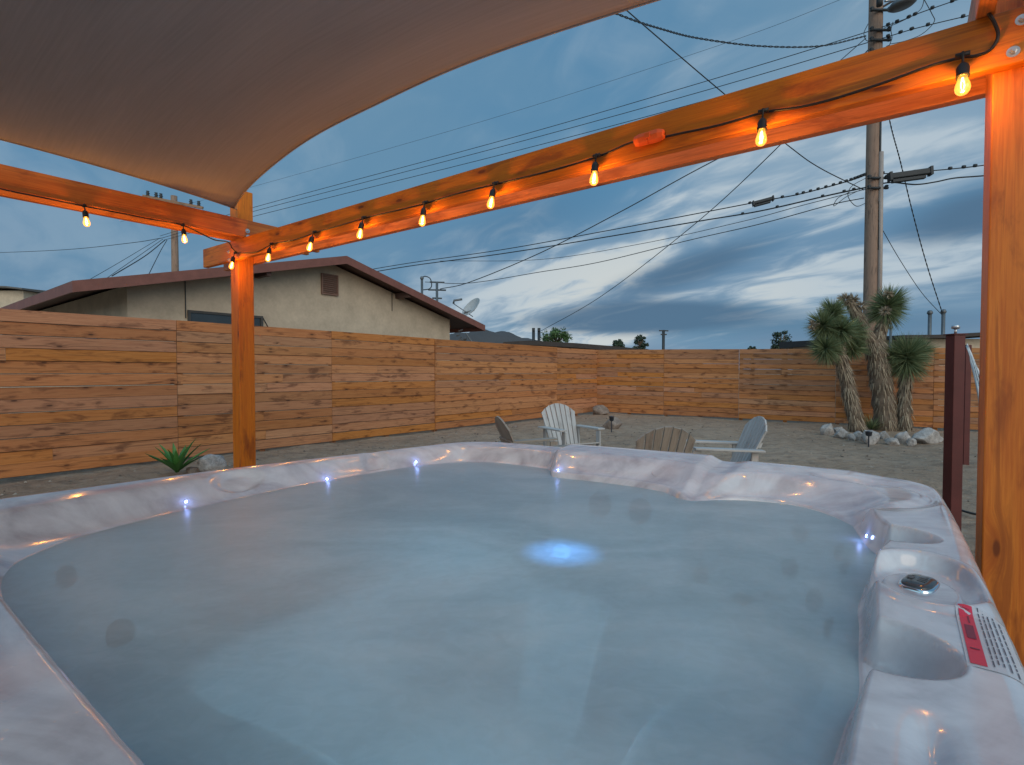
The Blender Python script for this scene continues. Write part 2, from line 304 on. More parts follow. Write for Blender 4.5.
# ------------------------------------------------------------------ mesh builder
class MB:
    def __init__(s): s.v = []; s.f = []; s.uv = []; s.r = []
    def face(s, idx, uv=None, r=0.):
        s.f.append(tuple(idx)); s.uv.append(uv if uv else [(0, 0)]*len(idx)); s.r.append(r)
    def box(s, c, L, Wv, T, r=None, taper=None):
        """solid with corner c and edge vectors L (length), Wv (width), T (thickness)"""
        r = random.random() if r is None else r
        c, L, Wv, T = V3(c), V3(L), V3(Wv), V3(T); b = len(s.v)
        if L.cross(Wv).dot(T) < 0: c = c+T; T = -T
        for k in range(8): s.v.append(c + L*(k & 1) + Wv*((k >> 1) & 1) + T*((k >> 2) & 1))
        l, w, th = L.length, Wv.length, T.length; ou, ov = random.random()*40, random.random()*40
        def q(i, a, bb, va): s.face([b+j for j in i], [(ou, ov+va), (ou+a, ov+va), (ou+a, ov+va+bb), (ou, ov+va+bb)], r)
        q((4, 5, 7, 6), l, w, 0); q((1, 0, 2, 3), l, w, w+th)
        q((0, 1, 5, 4), l, th, 0-th); q((3, 2, 6, 7), l, th, w)
        s.face([b+j for j in (2, 0, 4, 6)], [(ou+5, ov), (ou+5, ov+w), (ou+5.02, ov+w), (ou+5.02, ov)], r)
        s.face([b+j for j in (1, 3, 7, 5)], [(ou+9, ov), (ou+9, ov+w), (ou+9.02, ov+w), (ou+9.02, ov)], r)
    def beam(s, p0, p1, w, h, up=(0, 0, 1), r=None):
        """bar from p0 to p1, w across, h along up, centred on the line"""
        p0, p1 = V3(p0), V3(p1); d = (p1-p0); up = V3(up); dn = d.normalized(); side = dn.cross(up).normalized(); u2 = side.cross(dn).normalized()
        s.box(p0 - side*w/2 - u2*h/2, d, side*w, u2*h, r)
    def tube(s, pts, rad, n=8, caps=True, r=None):
        pts = [V3(p) for p in pts]; r = random.random() if r is None else r
        rads = rad if hasattr(rad, '__len__') else [rad]*len(pts)
        b = len(s.v); prev = None; L = 0; ou = random.random()*30
        for i, p in enumerate(pts):
            d = (pts[min(i+1, len(pts)-1)] - pts[max(i-1, 0)]).normalized()
            if prev is None:
                a = V3((0, 0, 1)) if abs(d.z) < .9 else V3((1, 0, 0)); x = d.cross(a).normalized()
            else: x = (prev - d*prev.dot(d)).normalized()
            prev = x; y = d.cross(x)
            for k in range(n):
                an = 2*math.pi*k/n; s.v.append(p + (x*math.cos(an) + y*math.sin(an))*rads[i])
        for i in range(len(pts)-1):
            l = (pts[i+1]-pts[i]).length
            for k in range(n):
                k2 = (k+1) % n; cir = 2*math.pi*max(rads[i], .01)
                s.face([b+i*n+k, b+i*n+k2, b+(i+1)*n+k2, b+(i+1)*n+k], [(ou+L, cir*k/n), (ou+L, cir*(k+1)/n), (ou+L+l, cir*(k+1)/n), (ou+L+l, cir*k/n)], r)
            L += l
        if caps:
            s.face([b+k for k in range(n)][::-1], None, r); s.face([b+(len(pts)-1)*n+k for k in range(n)], None, r)
    def lathe(s, prof, o, axis=(0, 0, 1), n=20, r=0.):
        """profile (radius, height) spun round an axis at o"""
        ax = V3(axis).normalized(); a = V3((1, 0, 0)) if abs(ax.x) < .9 else V3((0, 1, 0)); x = (a-ax*a.dot(ax)).normalized(); y = ax.cross(x)
        b = len(s.v); o = V3(o)
        for rr, h in prof:
            for k in range(n):
                an = 2*math.pi*k/n; s.v.append(o + ax*h + (x*math.cos(an)+y*math.sin(an))*max(rr, 1e-4))
        for i in range(len(prof)-1):
            for k in range(n):
                k2 = (k+1) % n; s.face([b+i*n+k, b+i*n+k2, b+(i+1)*n+k2, b+(i+1)*n+k], None, r)
    def blade(s, p, d, side, l, w, droop=0., r=None, seg=2, curl=None):
        r = random.random() if r is None else r
        p, d, side = V3(p), V3(d).normalized(), V3(side).normalized(); b = len(s.v)
        for i in range(seg+1):
            tt = i/seg; c = p + d*l*tt + V3((0, 0, -1))*droop*l*tt*tt
            ww = w*(1-tt)**.8*(1 if i else .7) + .0006
            s.v.append(c - side*ww/2); s.v.append(c + side*ww/2)
        for i in range(seg): s.face([b+2*i, b+2*i+1, b+2*i+3, b+2*i+2], None, r)
    def build(s, name, m, parent=None, smooth=False, bevel=0, loc=None):
        me = bpy.data.meshes.new(name)
        off = V3(loc) if loc is not None else V3((0, 0, 0))
        me.from_pydata([tuple(V3(v)-off) for v in s.v], [], s.f)
        uvl = me.uv_layers.new(name='UVMap')
        uvl.data.foreach_set('uv', [c for fu in s.uv for p in fu for c in p])
        at_ = me.attributes.new('rnd', 'FLOAT', 'FACE'); at_.data.foreach_set('value', s.r)
        me.materials.append(M[m] if isinstance(m, str) else m)
        if smooth: me.polygons.foreach_set('use_smooth', [True]*len(me.polygons))
        me.update()
        o = bpy.data.objects.new(name, me); COL.objects.link(o)
        if loc is not None: o.location = loc
        if parent: o.parent = parent
        if bevel:
            bm = o.modifiers.new('bevel', 'BEVEL'); bm.width = bevel; bm.segments = 2; bm.limit_method = 'ANGLE'
        return o
def tag(o, label=None, cat=None, group=None, kind=None):
    if label: o['label'] = label
    if cat: o['category'] = cat
    if group: o['group'] = group
    if kind: o['kind'] = kind
    return o
def thing(name, label, cat, loc=(0, 0, 0), rz=0, group=None):
    o = bpy.data.objects.new(name, None); COL.objects.link(o); o.location = loc; o.rotation_euler = (0, 0, rz); o.empty_display_size = .1
    return tag(o, label, cat, group)
def rel(parent, o):
    """keep a world-built child in place under a moved parent"""
    o.matrix_parent_inverse = Matrix.Translation(-V3(parent.location)); return o
def copy_tree(o, parent=None):
    c = o.copy(); COL.objects.link(c)
    if parent: c.parent = parent
    for ch in list(o.children): copy_tree(ch, c)
    return c
def cat_rom(pts, n=8):
    pts = [V3(p) for p in pts]; P = [pts[0]*2-pts[1]] + pts + [pts[-1]*2-pts[-2]]; res = []
    for i in range(1, len(P)-2):
        for k in range(n):
            u = k/n; a, b, c, d = P[i-1], P[i], P[i+1], P[i+2]
            res.append(.5*((2*b) + (c-a)*u + (2*a-5*b+4*c-d)*u*u + (3*b-a-3*c+d)*u**3))
    res.append(P[-2]); return res
# ------------------------------------------------------------------ ground and hills
def grid_axis(n, near, far):
    x = np.linspace(-1, 1, n); return np.sign(x)*(near*np.abs(x) + (far-near)*np.abs(x)**6)
gx = grid_axis(421, 22, 2500); gy = grid_axis(421, 22, 2500) + 6
def hnoise(x, y):
    return 1.3*(.018*np.sin(x*1.9+np.sin(y*1.3)*1.5)*np.cos(y*2.3+.7*np.sin(x*.9)) + .012*np.sin(x*5.1+1.3*np.cos(y*3.1))*np.sin(y*4.3+x) + .006*np.sin(x*11+y*3)*np.cos(y*9.7-x*2) + .007*np.sin(x*17.3-y*9+2*np.sin(y*3))*np.sin(y*15.1+x*4))
mb = MB(); n = len(gx)
for j in range(n):
    for i in range(n):
        x, y = gx[i], gy[j]; rr = math.hypot(x, y)
        mb.v.append(V3((x, y, hnoise(x, y)-.03 if rr < 30 else -.05)))
for j in range(n-1):
    for i in range(n-1): mb.face((j*n+i, j*n+i+1, (j+1)*n+i+1, (j+1)*n+i))
tag(mb.build('ground', 'ground', smooth=True), kind='structure')
def hill(name, pts_top, Y, depth, seed):
    """a ridge line at distance Y, real mound behind and in front"""
    rs = np.random.RandomState(seed); mb = MB(); N = 90; K = 14
    xs = [p[0] for p in pts_top]; ys = [p[1] for p in pts_top]
    nz = np.cumsum(rs.randn(N)); nz = (nz-np.linspace(nz[0], nz[-1], N)); nz = nz/max(1e-6, np.abs(nz).max())
    for i in range(N):
        px = xs[0] + (xs[-1]-xs[0])*i/(N-1); py = np.interp(px, xs, ys); top = at(px, py, Y); hgt = (top.z-0)*(1+.03*nz[i])
        for k in range(K+1):
            a = k/K; prof = math.sin(math.pi*a)**.8 if 0 < a < 1 else 0
            mb.v.append(V3((top.x*(1+(a-.5)*depth/Y), Y+(a-.5)*depth, -.5 + hgt*prof*(1+.04*math.sin(i*.9+k*1.7)))))
    for i in range(N-1):
        for k in range(K): b = i*(K+1)+k; mb.face((b, b+K+1, b+K+2, b+1))
    tag(mb.build(name, 'hill', smooth=True), kind='structure')
hill('hills', [(360, 352), (430, 342), (452, 334), (480, 330), (505, 331.5), (524, 337), (545, 342), (600, 346), (660, 350), (700, 353)], 420, 160, 3)
hill('hills', [(860, 352), (920, 348), (945, 346), (965, 343), (990, 341), (1040, 344), (1200, 352)], 1500, 500, 5)
# ------------------------------------------------------------------ fences
GAP_SHADE_ = .006  # height of the painted shade strip at each board joint
def fence_run(name, label, stations, nboards, seed, group=None, npost=1):
    """stations: list of (ground point, top z); a bay between each pair"""
    random.seed(seed)
    g0 = stations[0][0]; root = thing(name, label, 'fence', (g0.x, g0.y, 0), 0, group)
    dirn = (stations[-1][0]-stations[0][0]); dirn.z = 0; dirn.normalize(); nrm = V3((dirn.y, -dirn.x, 0))
    if nrm.dot(V3((0, 0, 0))-stations[0][0]) < 0: nrm = -nrm
    for bi in range(len(stations)-1):
        (a, za), (b, zb) = stations[bi], stations[bi+1]; mb = MB()
        gap0 = .008; L = (b-a); jog = random.uniform(-.012, .012); lean = random.uniform(-.006, .006)
        za += random.uniform(-.012, .012)
        tot = za - .015; ph = tot/nboards
        for k in range(nboards):
            gp = random.choice([.002, .003, .005, .008]); z0 = .015 + k*tot/nboards; z1 = .015 + k*(zb-.015)/nboards
            w0 = tot/nboards - gp; off = nrm*(jog + random.uniform(-.006, .006))
            sag = random.uniform(-.004, .004)
            p0 = V3((a.x, a.y, z0)) + off + dirn*.004; p1 = V3((b.x, b.y, z1+sag)) + off - dirn*.004
            # about one board in four is made up of two butted lengths
            cuts = [0, 1] if random.random() > .25 else [0, random.uniform(.3, .7), 1]
            for c0, c1 in zip(cuts[:-1], cuts[1:]):
                q0 = p0.lerp(p1, c0); q1 = p0.lerp(p1, c1) - dirn*(.003 if c1 < 1 else 0)
                mb.box(q0 + nrm*random.uniform(-.001, .001), q1-q0, V3((0, 0, w0)), -nrm*.022)
                mb.box(q0 + nrm*.0035 - V3((0, 0, .001)), q1-q0, V3((0, 0, GAP_SHADE_)), -nrm*.012, r=-1)  # dark strip imitating the shadow line in the gap below the board
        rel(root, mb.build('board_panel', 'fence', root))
        # rails/posts behind the boards
        for f in (0, .5):
            p = a.lerp(b, f); zt = za + (zb-za)*f; mbp = MB()
            c = V3((p.x, p.y, -.05)) - nrm*.045 + (dirn*.045 if f == 0 else V3((0, 0, 0)))
            mbp.box(c - dirn*.045, V3((0, 0, zt+.02)), dirn*.09, -nrm*.09); rel(root, mbp.build('fence_post', 'fence', root))
    return root, dirn, nrm
G0 = onz(0, 480, 0); GC = onz(597, 412, 0)
dL = (GC-G0).normalized()
def left_at(px):
    r = ray(px, 370); n_ = V3((dL.y, -dL.x, 0)); return onpl(px, 370, G0, n_).xy.to_3d()
def ltop(px): return 2.16 + (2.04-2.16)*(left_at(px)-G0).length/(GC-G0).length
stn = [(G0 - dL*5.2, 2.2), (G0 - dL*2.6, 2.18)]
for px in (177, 332, 435, 557): stn.append((left_at(px), ltop(px)))
stn = stn[:2] + [(left_at(-2), 2.165)] + stn[2:] if False else stn
stn.append((V3((GC.x, GC.y, 0)), 2.04))
fence_l, dl, nl = fence_run('wooden_fence', 'horizontal cedar board fence running along the left side, in front of the stucco house', stn, 13, 11)
GR = onz(985, 431, 0); dB = (GR-GC).normalized(); nB = V3((dB.y, -dB.x, 0))
def back_at(px): return onpl(px, 370, V3((GC.x, GC.y, 0)), nB).xy.to_3d()
def btop(px): return 2.04 + (1.88-2.04)*(back_at(px)-V3((GC.x, GC.y, 0))).length/(GR-GC).length
stb = [(V3((GC.x, GC.y, 0)) - dB*.05, 2.04)] + [(back_at(px), btop(px)) for px in (664, 739, 836, 934)]
stb += [(back_at(934)+dB*2.4, 1.84), (back_at(934)+dB*4.8, 1.82), (back_at(934)+dB*7.2, 1.8)]
fence_b, db, nb = fence_run('wooden_fence', 'slatted board fence across the far end of the yard, behind the joshua trees', stb, 14, 23)
# ------------------------------------------------------------------ pergola
PT1 = V3((-2.128, 4.534, 0)); PT2 = V3((1.621, 1.847, 0)); VP_ = (PT1-PT2).normalized(); UP_ = V3((-VP_.y, VP_.x, 0))
if UP_.y < 0: UP_ = -UP_
ZT = H + 1.236; ZB = H + 1.05; BT = .05; PW = .15; Z3 = V3((0, 0, 1))
UL = V3((.607, .795, 0)).normalized(); 
perg = thing('pergola', 'stained timber pergola with double beams and square posts beside the tub', 'pergola', (PT1.x, PT1.y, 0))
def part(mb, name, m, parent, **k): return rel(parent, mb.build(name, m, parent, **k)) if parent.parent is None else mb.build(name, m, parent, **k)
R0 = PT2 - VP_*.75                        # right end beyond the post
R1l = PT1 + VP_*1.28                      # left cantilevered end
def rail(nm, p0, p1, zb, zt, offs, thick, axis_n, sl=True):
    mb = MB(); d = p1-p0
    c = V3((p0.x, p0.y, zb)) + axis_n*offs
    mb.box(c, d, V3((0, 0, zt-zb)), axis_n*thick)
    return part(mb, nm, 'beam', perg, bevel=.004)
rail('beam', R0, R1l, ZB, ZT, 0, BT, UP_)
rail('beam', R0, R1l, ZB, ZT, BT+PW, BT, UP_)
# left cross beam rests on the first pair
LQ = V3((-3.49, 3.49, 0)); LE = LQ + UL*2.42; LS = LQ - UL*3.2; NL_ = V3((-UL.y, UL.x, 0))   # NL_ points away from the tub
ZL0 = ZT+.001; ZL1 = ZT + .165
rail('beam', LS, LE, ZL0, ZL1, 0, BT, NL_)
rail('beam', LS, LE, ZL0, ZL1, BT+PW, BT, NL_)
# right-hand cross beam, over the right post and back past the camera
RQ = PT2 + (-VP_)*.146
def post(center, top, nm='post'):
    mb = MB(); a = VP_*PW/2; b = UP_*PW/2
    mb.box(center - a - b + V3((0, 0, -.05)), V3((0, 0, top+.05)), UP_*PW, VP_*PW); return part(mb, nm, 'beam', perg, bevel=.005)
postL = PT1 + VP_*.74 + UP_*(BT+PW/2)
postR = PT2 - VP_*.146 + UP_*(BT+PW/2)
post(postL, 3.12); post(postR, 3.12)
PB1 = postL - UL*4.7; PB2 = postR - UL*4.7
post(PB1, 3.1); post(PB2, 3.1)
for o_ in (BT+PW,):
    pass
RC = postR - NL_*(-(PW/2)) ; 
mbx = MB(); mbx.box(V3((postR.x, postR.y, ZL0)) - NL_*(PW/2+BT) + UL*.5, -UL*5.6, V3((0, 0, .165)), NL_*BT); part(mbx, 'beam', 'beam', perg, bevel=.004)
mbx = MB(); mbx.box(V3((postR.x, postR.y, ZL0)) + NL_*(PW/2) + UL*.5, -UL*5.6, V3((0, 0, .165)), NL_*BT); part(mbx, 'beam', 'beam', perg, bevel=.004)
# bolts with big washers
def bolt(p, nrm_, rad=.017):
    mb = MB(); mb.lathe([(0, .004), (rad, .004), (rad, 0)], p, nrm_, 20)
    w = part(mb, 'washer', 'galv', perg, smooth=False)
    mb = MB(); mb.lathe([(0, .018), (rad*.32, .018), (rad*.36, .012), (rad*.55, .011), (rad*.55, .004)], p, nrm_, 6)
    part(mb, 'bolt', 'galv', perg)
nR = -UP_
for px, py in ((1013, 52), (1022, 20)): bolt(onpl(px, py, PT1, UP_), nR, .018)
nLn = -NL_
for px, py in ((247.5, 231), (248, 237)): bolt(onpl(px, py, LQ, NL_), nLn, .020)
for px, py in ((229, 252), (229.5, 260)): bolt(onpl(px, py, PT1, UP_), nR, .016)
# ------------------------------------------------------------------ shade sail
def make_sail():
    A = V3((postL.x, postL.y, 2.92)) + (postR-postL).normalized()*.10 - UL*.12
    C = V3((postR.x, postR.y, 2.98)) - (postR-postL).normalized()*.25 - UL*.15
    B = V3((PB1.x, PB1.y, 2.80)) + UL*.25 + VP_*(-.2)
    D = V3((PB2.x, PB2.y, 2.86)) + UL*.3 + VP_*.2
    # A far-left, C far-right, B near-left, D near-right
    N = 70; mb = MB()
    def edge(p, q, inw, amt, s): return p.lerp(q, s) + inw*amt*4*s*(1-s)
    iAC = -UL; iAB = -VP_; iCD = VP_; iBD = UL
    for j in range(N+1):
        v = j/N
        for i in range(N+1):
            u = i/N
            top = edge(A, C, iAC, .42, u); bot = edge(B, D, iBD, .45, u); le = edge(A, B, iAB, .40, v); re = edge(C, D, iCD, .45, v)
            p = top.lerp(bot, v) + le.lerp(re, u) - (A.lerp(C, u)).lerp(B.lerp(D, u), v)
            p.z += -.05*4*u*(1-u)*v*(1-v)*4*.5 + .006*math.sin((u-v)*22)*(1-abs(2*u-1))
            mb.v.append(p)
    for j in range(N):
        for i in range(N):
            b = j*(N+1)+i; mb.face((b, b+1, b+N+2, b+N+1), [((i)/N*4, j/N*4), ((i+1)/N*4, j/N*4), ((i+1)/N*4, (j+1)/N*4), (i/N*4, (j+1)/N*4)])
    # uv rotated so that the stretch creases fan from the far-left corner
    root = thing('shade_sail', 'taut grey-brown fabric shade sail stretched overhead between the pergola posts', 'shade sail', A)
    o = mb.build('sail_fabric', 'sail', root, smooth=True); rel(root, o)
    so_ = o.modifiers.new('thick', 'SOLIDIFY'); so_.thickness = .003
    hem = MB(); per = [V3(mb.v[i]) for i in range(N+1)] ; 
    hem.tube(per, .006, 6); hem.tube([V3(mb.v[j*(N+1)]) for j in range(N+1)], .006, 6)
    hem.tube([V3(mb.v[j*(N+1)+N]) for j in range(N+1)], .006, 6); hem.tube([V3(mb.v[N*(N+1)+i]) for i in range(N+1)], .006, 6)
    rel(root, hem.build('hem_rope', 'sail', root, smooth=True))
    for p, pst in ((A, postL), (C, postR), (B, PB1), (D, PB2)):
        t2 = V3((pst.x, pst.y, p.z+.02)); dd = (t2-p).normalized(); t2 = t2 - dd*.10
        mb2 = MB(); mb2.tube([p, t2], .006, 6); rel(root, mb2.build('turnbuckle', 'galv', root))
    return A
SA = make_sail()
# ------------------------------------------------------------------ string lights
def string_lights():
    root = thing('string_light', 'black cord of amber filament bulbs strung along the pergola beams', 'string light', (PT2.x, PT2.y, ZB))
    def onR(x, y): return onpl(x, y, PT1 - UP_*.012, UP_)
    def onL(x, y): return onpl(x, y, LQ - NL_*.012, NL_)
    jr = [(962, 57), (764, 112.5), (598, 156.6), (497, 184), (427, 203), (365.5, 218), (316, 232.5), (273, 244), (237, 253)]
    path = [(980, -15), (986, 8), (994, 22), (998, 36), (990, 50), (975, 56), (962, 57.5), (930, 66), (880, 84), (830, 100), (795, 108), (764, 112.5), (720, 125), (678, 134), (655, 139), (630, 143), (598, 156.6), (550, 171), (497, 184), (460, 193), (427, 203), (395, 211), (365.5, 218), (340, 225.5), (316, 232.5), (294, 240), (273, 244), (256, 252), (237, 253)]
    pts = cat_rom([onR(*p) for p in path], 5)
    lp = [(232, 248), (228, 242), (215, 240), (200, 233), (182, 225), (150, 219), (115, 212), (83.5, 206), (40, 197), (0, 188.6), (-60, 172), (-160, 148)]
    pts2 = cat_rom([onL(*p) for p in lp], 5)
    mb = MB(); mb.tube(pts + pts2, .0055, 7, r=.5); rel(root, mb.build('cord', 'cord', root, smooth=True))
    tips = {(962, 57): 1, }
    allp = [(p, 'R') for p in jr] + [((182, 225), 'L'), ((83.5, 206), 'L'), ((-60, 172), 'L')]
    for k, (p, w) in enumerate(allp):
        c = onR(*p) if w == 'R' else onL(*p); nn = -UP_ if w == 'R' else -NL_
        c = c + nn*.022; tl = random.uniform(-.10, .10); ax = (V3((tl*.5, tl*.4, -1)) + nn*.22).normalized()
        mb = MB(); mb.tube([c + V3((0, 0, .008)), c, c + ax*.05], .0042, 6)
        mb.tube([c - VP_*.02 - nn*.008, c + VP_*.02 - nn*.008], .010, 8)                                   # moulded tee on the cord
        mb.lathe([(.004, .035), (.010, .042), (.0165, .052), (.0185, .060), (.0185, .088), (.0195, .090), (.0195, .095), (.013, .097)], c, ax, 16)
        s_ = mb.build('bulb_socket', 'black', root, smooth=True); rel(root, s_)
        g = MB(); g.lathe([(.012, .094), (.013, .100), (.016, .111), (.0205, .127), (.0222, .139), (.0205, .150), (.015, .159), (.007, .164), (0, .165)], c, ax, 20)
        gg = g.build('bulb_glass', 'bulb', s_, smooth=True); gg.matrix_parent_inverse = Matrix.Translation(-V3(root.location)) if False else Matrix.Identity(4)
        f = MB()
        for q_ in range(4):
            an = q_*math.pi/2; x_ = V3((math.cos(an), math.sin(an), 0))
            f.tube([c + ax*.104 + x_*.003, c + ax*.128 + x_*.0075, c + ax*.142 + x_*.004], .0014, 5)
        f.tube([c + ax*.098, c + ax*.112], .003, 6)
        ff = f.build('filament', 'filament', s_)
        for o_ in (gg, ff): o_.matrix_parent_inverse = Matrix.Translation(V3((0, 0, 0)))
        L = bpy.data.lights.new('bulb_light', 'POINT'); L.energy = BULB_W; L.color = (1, .45, .085); L.shadow_soft_size = .010
        lo = bpy.data.objects.new('bulb_light', L); COL.objects.link(lo); lo.location = c + ax*.132; lo.parent = s_
    # s_ carries only a translation inverse, so children built in world space keep their place
    return onR
BULB_W = 4.2
onR = string_lights()
# orange weatherproof cover clipped round the cord
def cord_cover():
    a = onpl(634, 142, PT1 - UP_*.03, UP_); b = onpl(665, 133.5, PT1 - UP_*.03, UP_); d = (b-a); L = d.length; dn = d.normalized()
    root = thing('cord_connector_cover', 'orange plastic weatherproof cover clipped round the light cord on the beam', 'cord cover', a)
    mb = MB(); mb.lathe([(.008, 0), (.022, .006), (.030, .03), (.030, L*.5-.001), (.026, L*.5)], a, dn, 8)
    rel(root, mb.build('cover_half', 'orange', root, bevel=.002))
    mb = MB(); mb.lathe([(.026, L*.5+.001), (.031, L*.5+.002), (.031, L-.03), (.022, L-.006), (.008, L)], a, dn, 8)
    rel(root, mb.build('cover_half', 'orange', root, bevel=.002))
    mb = MB(); mb.box(a + dn*L*.42 - UP_*.034 - V3((0, 0, .012)), dn*L*.16, V3((0, 0, .024)), UP_*.008); rel(root, mb.build('latch', 'orange', root, bevel=.001))
cord_cover()
# ------------------------------------------------------------------ hot tub
HR = H - .43; HW = H - .525                         # rim height, water level
UT = V3((.604, .797, 0)); VT = V3((-.797, .604, 0)); C1 = V3((-.193, 3.182, 0))
def tw(a, b, z=0): return C1 - VT*a - UT*b + V3((0, 0, z))
OUT = [(-.43, 2.50), (-.39, 2.40), (-.345, 2.05), (-.30, 1.45), (-.20, .85), (-.11, .40), (-.04, .16), (.06, .055), (.22, -.01), (.6, -.055), (1.0, -.105), (1.5, -.15), (1.9, -.165), (2.09, -.15), (2.18, -.07), (2.205, .06), (2.225, .6), (2.235, 1.2), (2.245, 1.9), (2.25, 2.42), (2.20, 2.50), (1.9, 2.53), (1.0, 2.54), (0, 2.54), (-.38, 2.535)]
INN = [(.20, 2.15), (.10, 2.07), (.02, 1.95), (-.045, 1.70), (-.075, 1.35), (-.085, 1.10), (-.06, .80), (-.03, .58), (.02, .41), (.11, .27), (.24, .185), (.40, .155), (.55, .155), (.635, .165), (.66, .25), (.76, .285), (.95, .255), (1.14, .245), (1.28, .265), (1.36, .33), (1.43, .355), (1.50, .27), (1.62, .20), (1.75, .175), (1.86, .225), (1.94, .32), (1.975, .45), (2.005, .58), (2.035, .66), (2.045, .75), (2.035, .83), (2.015, .93), (2.015, 1.10), (2.02, 1.24), (2.025, 1.34), (2.03, 1.43), (2.02, 1.52), (2.01, 1.66), (2.0, 1.9), (1.98, 2.08), (1.88, 2.12), (1.7, 2.165), (1.2, 2.185), (.7, 2.195), (.4, 2.195)]
CEN = np.array([1.05, 1.25])
def radial(poly, n, k=6):
    P = [np.array(p) for p in poly]; m = len(P); res = []
    for i in range(m):
        a, b, c, d = P[i-1], P[i], P[(i+1) % m], P[(i+2) % m]
        for j in range(k):
            u = j/k; res.append(.5*((2*b)+(c-a)*u+(2*a-5*b+4*c-d)*u*u+(3*b-a-3*c+d)*u**3))
    Q = np.array(res)-CEN; ang = np.unwrap(np.arctan2(Q[:, 1], Q[:, 0])); rad = np.hypot(Q[:, 0], Q[:, 1])
    o = np.argsort(ang % (2*np.pi)); A = (ang % (2*np.pi))[o]; Rr = rad[o]
    A = np.concatenate([A[-3:]-2*np.pi, A, A[:3]+2*np.pi]); Rr = np.concatenate([Rr[-3:], Rr, Rr[:3]])
    th = np.arange(n)*2*np.pi/n; return th, np.interp(th, A, Rr)
NT_ = 1440
th, RO = radial(OUT, NT_); _, RI = radial(INN, NT_)
ker = np.array([1, 3, 5, 6, 5, 3, 1.]); ker /= ker.sum()
def circ(x):
    return np.convolve(np.concatenate([x[-3:], x, x[:3]]), ker, 'valid')
for _ in range(2): RI = circ(RI)
RO = circ(circ(RO))
def ss(x, a, b):
    t_ = np.clip((x-a)/(b-a), 0, 1); return t_*t_*(3-2*t_)
def ell(A, B, ca, cb, ra, rb, rot=0., p=2):
    x = A-ca; y = B-cb; c, s = math.cos(rot), math.sin(rot); x, y = (x*c+y*s)/ra, (-x*s+y*c)/rb
    return np.sqrt(x*x+y*y)
def shell_z(A, B):
    """height of the moulded acrylic above the floor for tub coordinates (arrays)"""
    x = A-CEN[0]; y = B-CEN[1]; an = np.arctan2(y, x) % (2*np.pi); r = np.hypot(x, y)
    ix = an/(2*np.pi)*NT_; i0 = np.floor(ix).astype(int) % NT_; f = ix-np.floor(ix); i1 = (i0+1) % NT_
    ro = RO[i0]*(1-f)+RO[i1]*f; ri = RI[i0]*(1-f)+RI[i1]*f
    do = ro-r; t_ = np.clip(do/np.maximum(ro-ri, 1e-3), 0, 3)
    z = np.zeros_like(r)
    wr = ss(A, 1.86, 2.0)*ss(B, .2, .5)               # flat-topped right rim
    wl = ss(A, .25, 0.0)                              # wide sloping left rim
    wf = (1-wr)*(1-wl)
    wn = ss(B, 1.85, 2.10)*ss(A, .05, .5)
    prof_n = -.095*ss(t_, .86, 1.0)
    prof_r = -.095*ss(t_, .86, 1.0)
    prof_l = -.095*(.25*ss(t_, .15, .75)+.75*ss(t_, .45, 1.0))
    prof_f = -.095*(.12*ss(t_, .2, .6)+.88*ss(t_, .58, 1.0))
    z += (1-wn)*(wr*prof_r + wl*prof_l + wf*prof_f) + wn*prof_n
    # below the water: steep wall, bench, foot well
    qd = np.maximum(ri-r, 0)
    z -= .34*ss(qd, 0, .13) + .42*ss(qd, .42, .62) + .25*np.minimum(qd, .06)
    zb = z.copy()
    # outer roll
    e = np.clip(1-do/.045, 0, 1); z -= .045*(1-np.sqrt(np.clip(1-e*e, 0, 1)))
    # raised head-rest block on the far side, with a step where it begins
    blk = ss(A, .60, .66)*(1-ss(A, 1.36, 1.42))*(1-ss(B, .3, .45)); z += .026*blk*ss(do, .0, .06)
    blk2 = ss(A, 1.46, 1.54)*(1-ss(A, 1.90, 2.05))*(1-ss(B, .3, .45)); z += .013*blk2*ss(do, .0, .06)
    # soft shoulder dips in the left rim
    for ca, cb, ra, rb, dp in ((-.165, 1.40, .06, .12, .022), (-.105, .73, .055, .09, .020), (.30, .05, .13, .045, .010)):
        z -= dp*(1-ss(ell(A, B, ca, cb, ra, rb), .45, 1.0))
    # grooves in the far-right corner
    g = ell(A, B, 2.0, .18, .17, .20); z -= .012*np.exp(-((g-1)/.16)**2)*ss(A, 1.9, 2.0)
    z -= .016*(1-ss(ell(A, B, 1.93, .02, .16, .05, .1), .4, 1.0))
    # two hand scoops cut through the right rim
    z -= .088*(1-ss(ell(A, B, 2.045, .735, .125, .085), .74, 1.0))
    z -= .092*(1-ss(ell(A, B, 2.045, 1.425, .118, .100, .15), .76, 1.0))
    # raised tray round the control panel, sunk floor
    gA = ell(A, B, 2.125, 1.065, .105, .165); ring = np.exp(-((gA-1.0)/.10)**2)
    z += .010*ring*ss(do, 0, .03); z -= .028*(1-ss(gA, .78, .94))*ss(do, .0, .05)
    z += .016*(1-ss(ell(A, B, 2.115, 1.105, .072, .105), .84, .97))
    # long roll along the near-right rim
    z -= .014*ss(B, 1.58, 1.68)*np.exp(-((A-2.11)/.018)**2)
    z = np.maximum(z, np.where(do < .06, -1, np.minimum(zb, -.086)))
    return HR + z
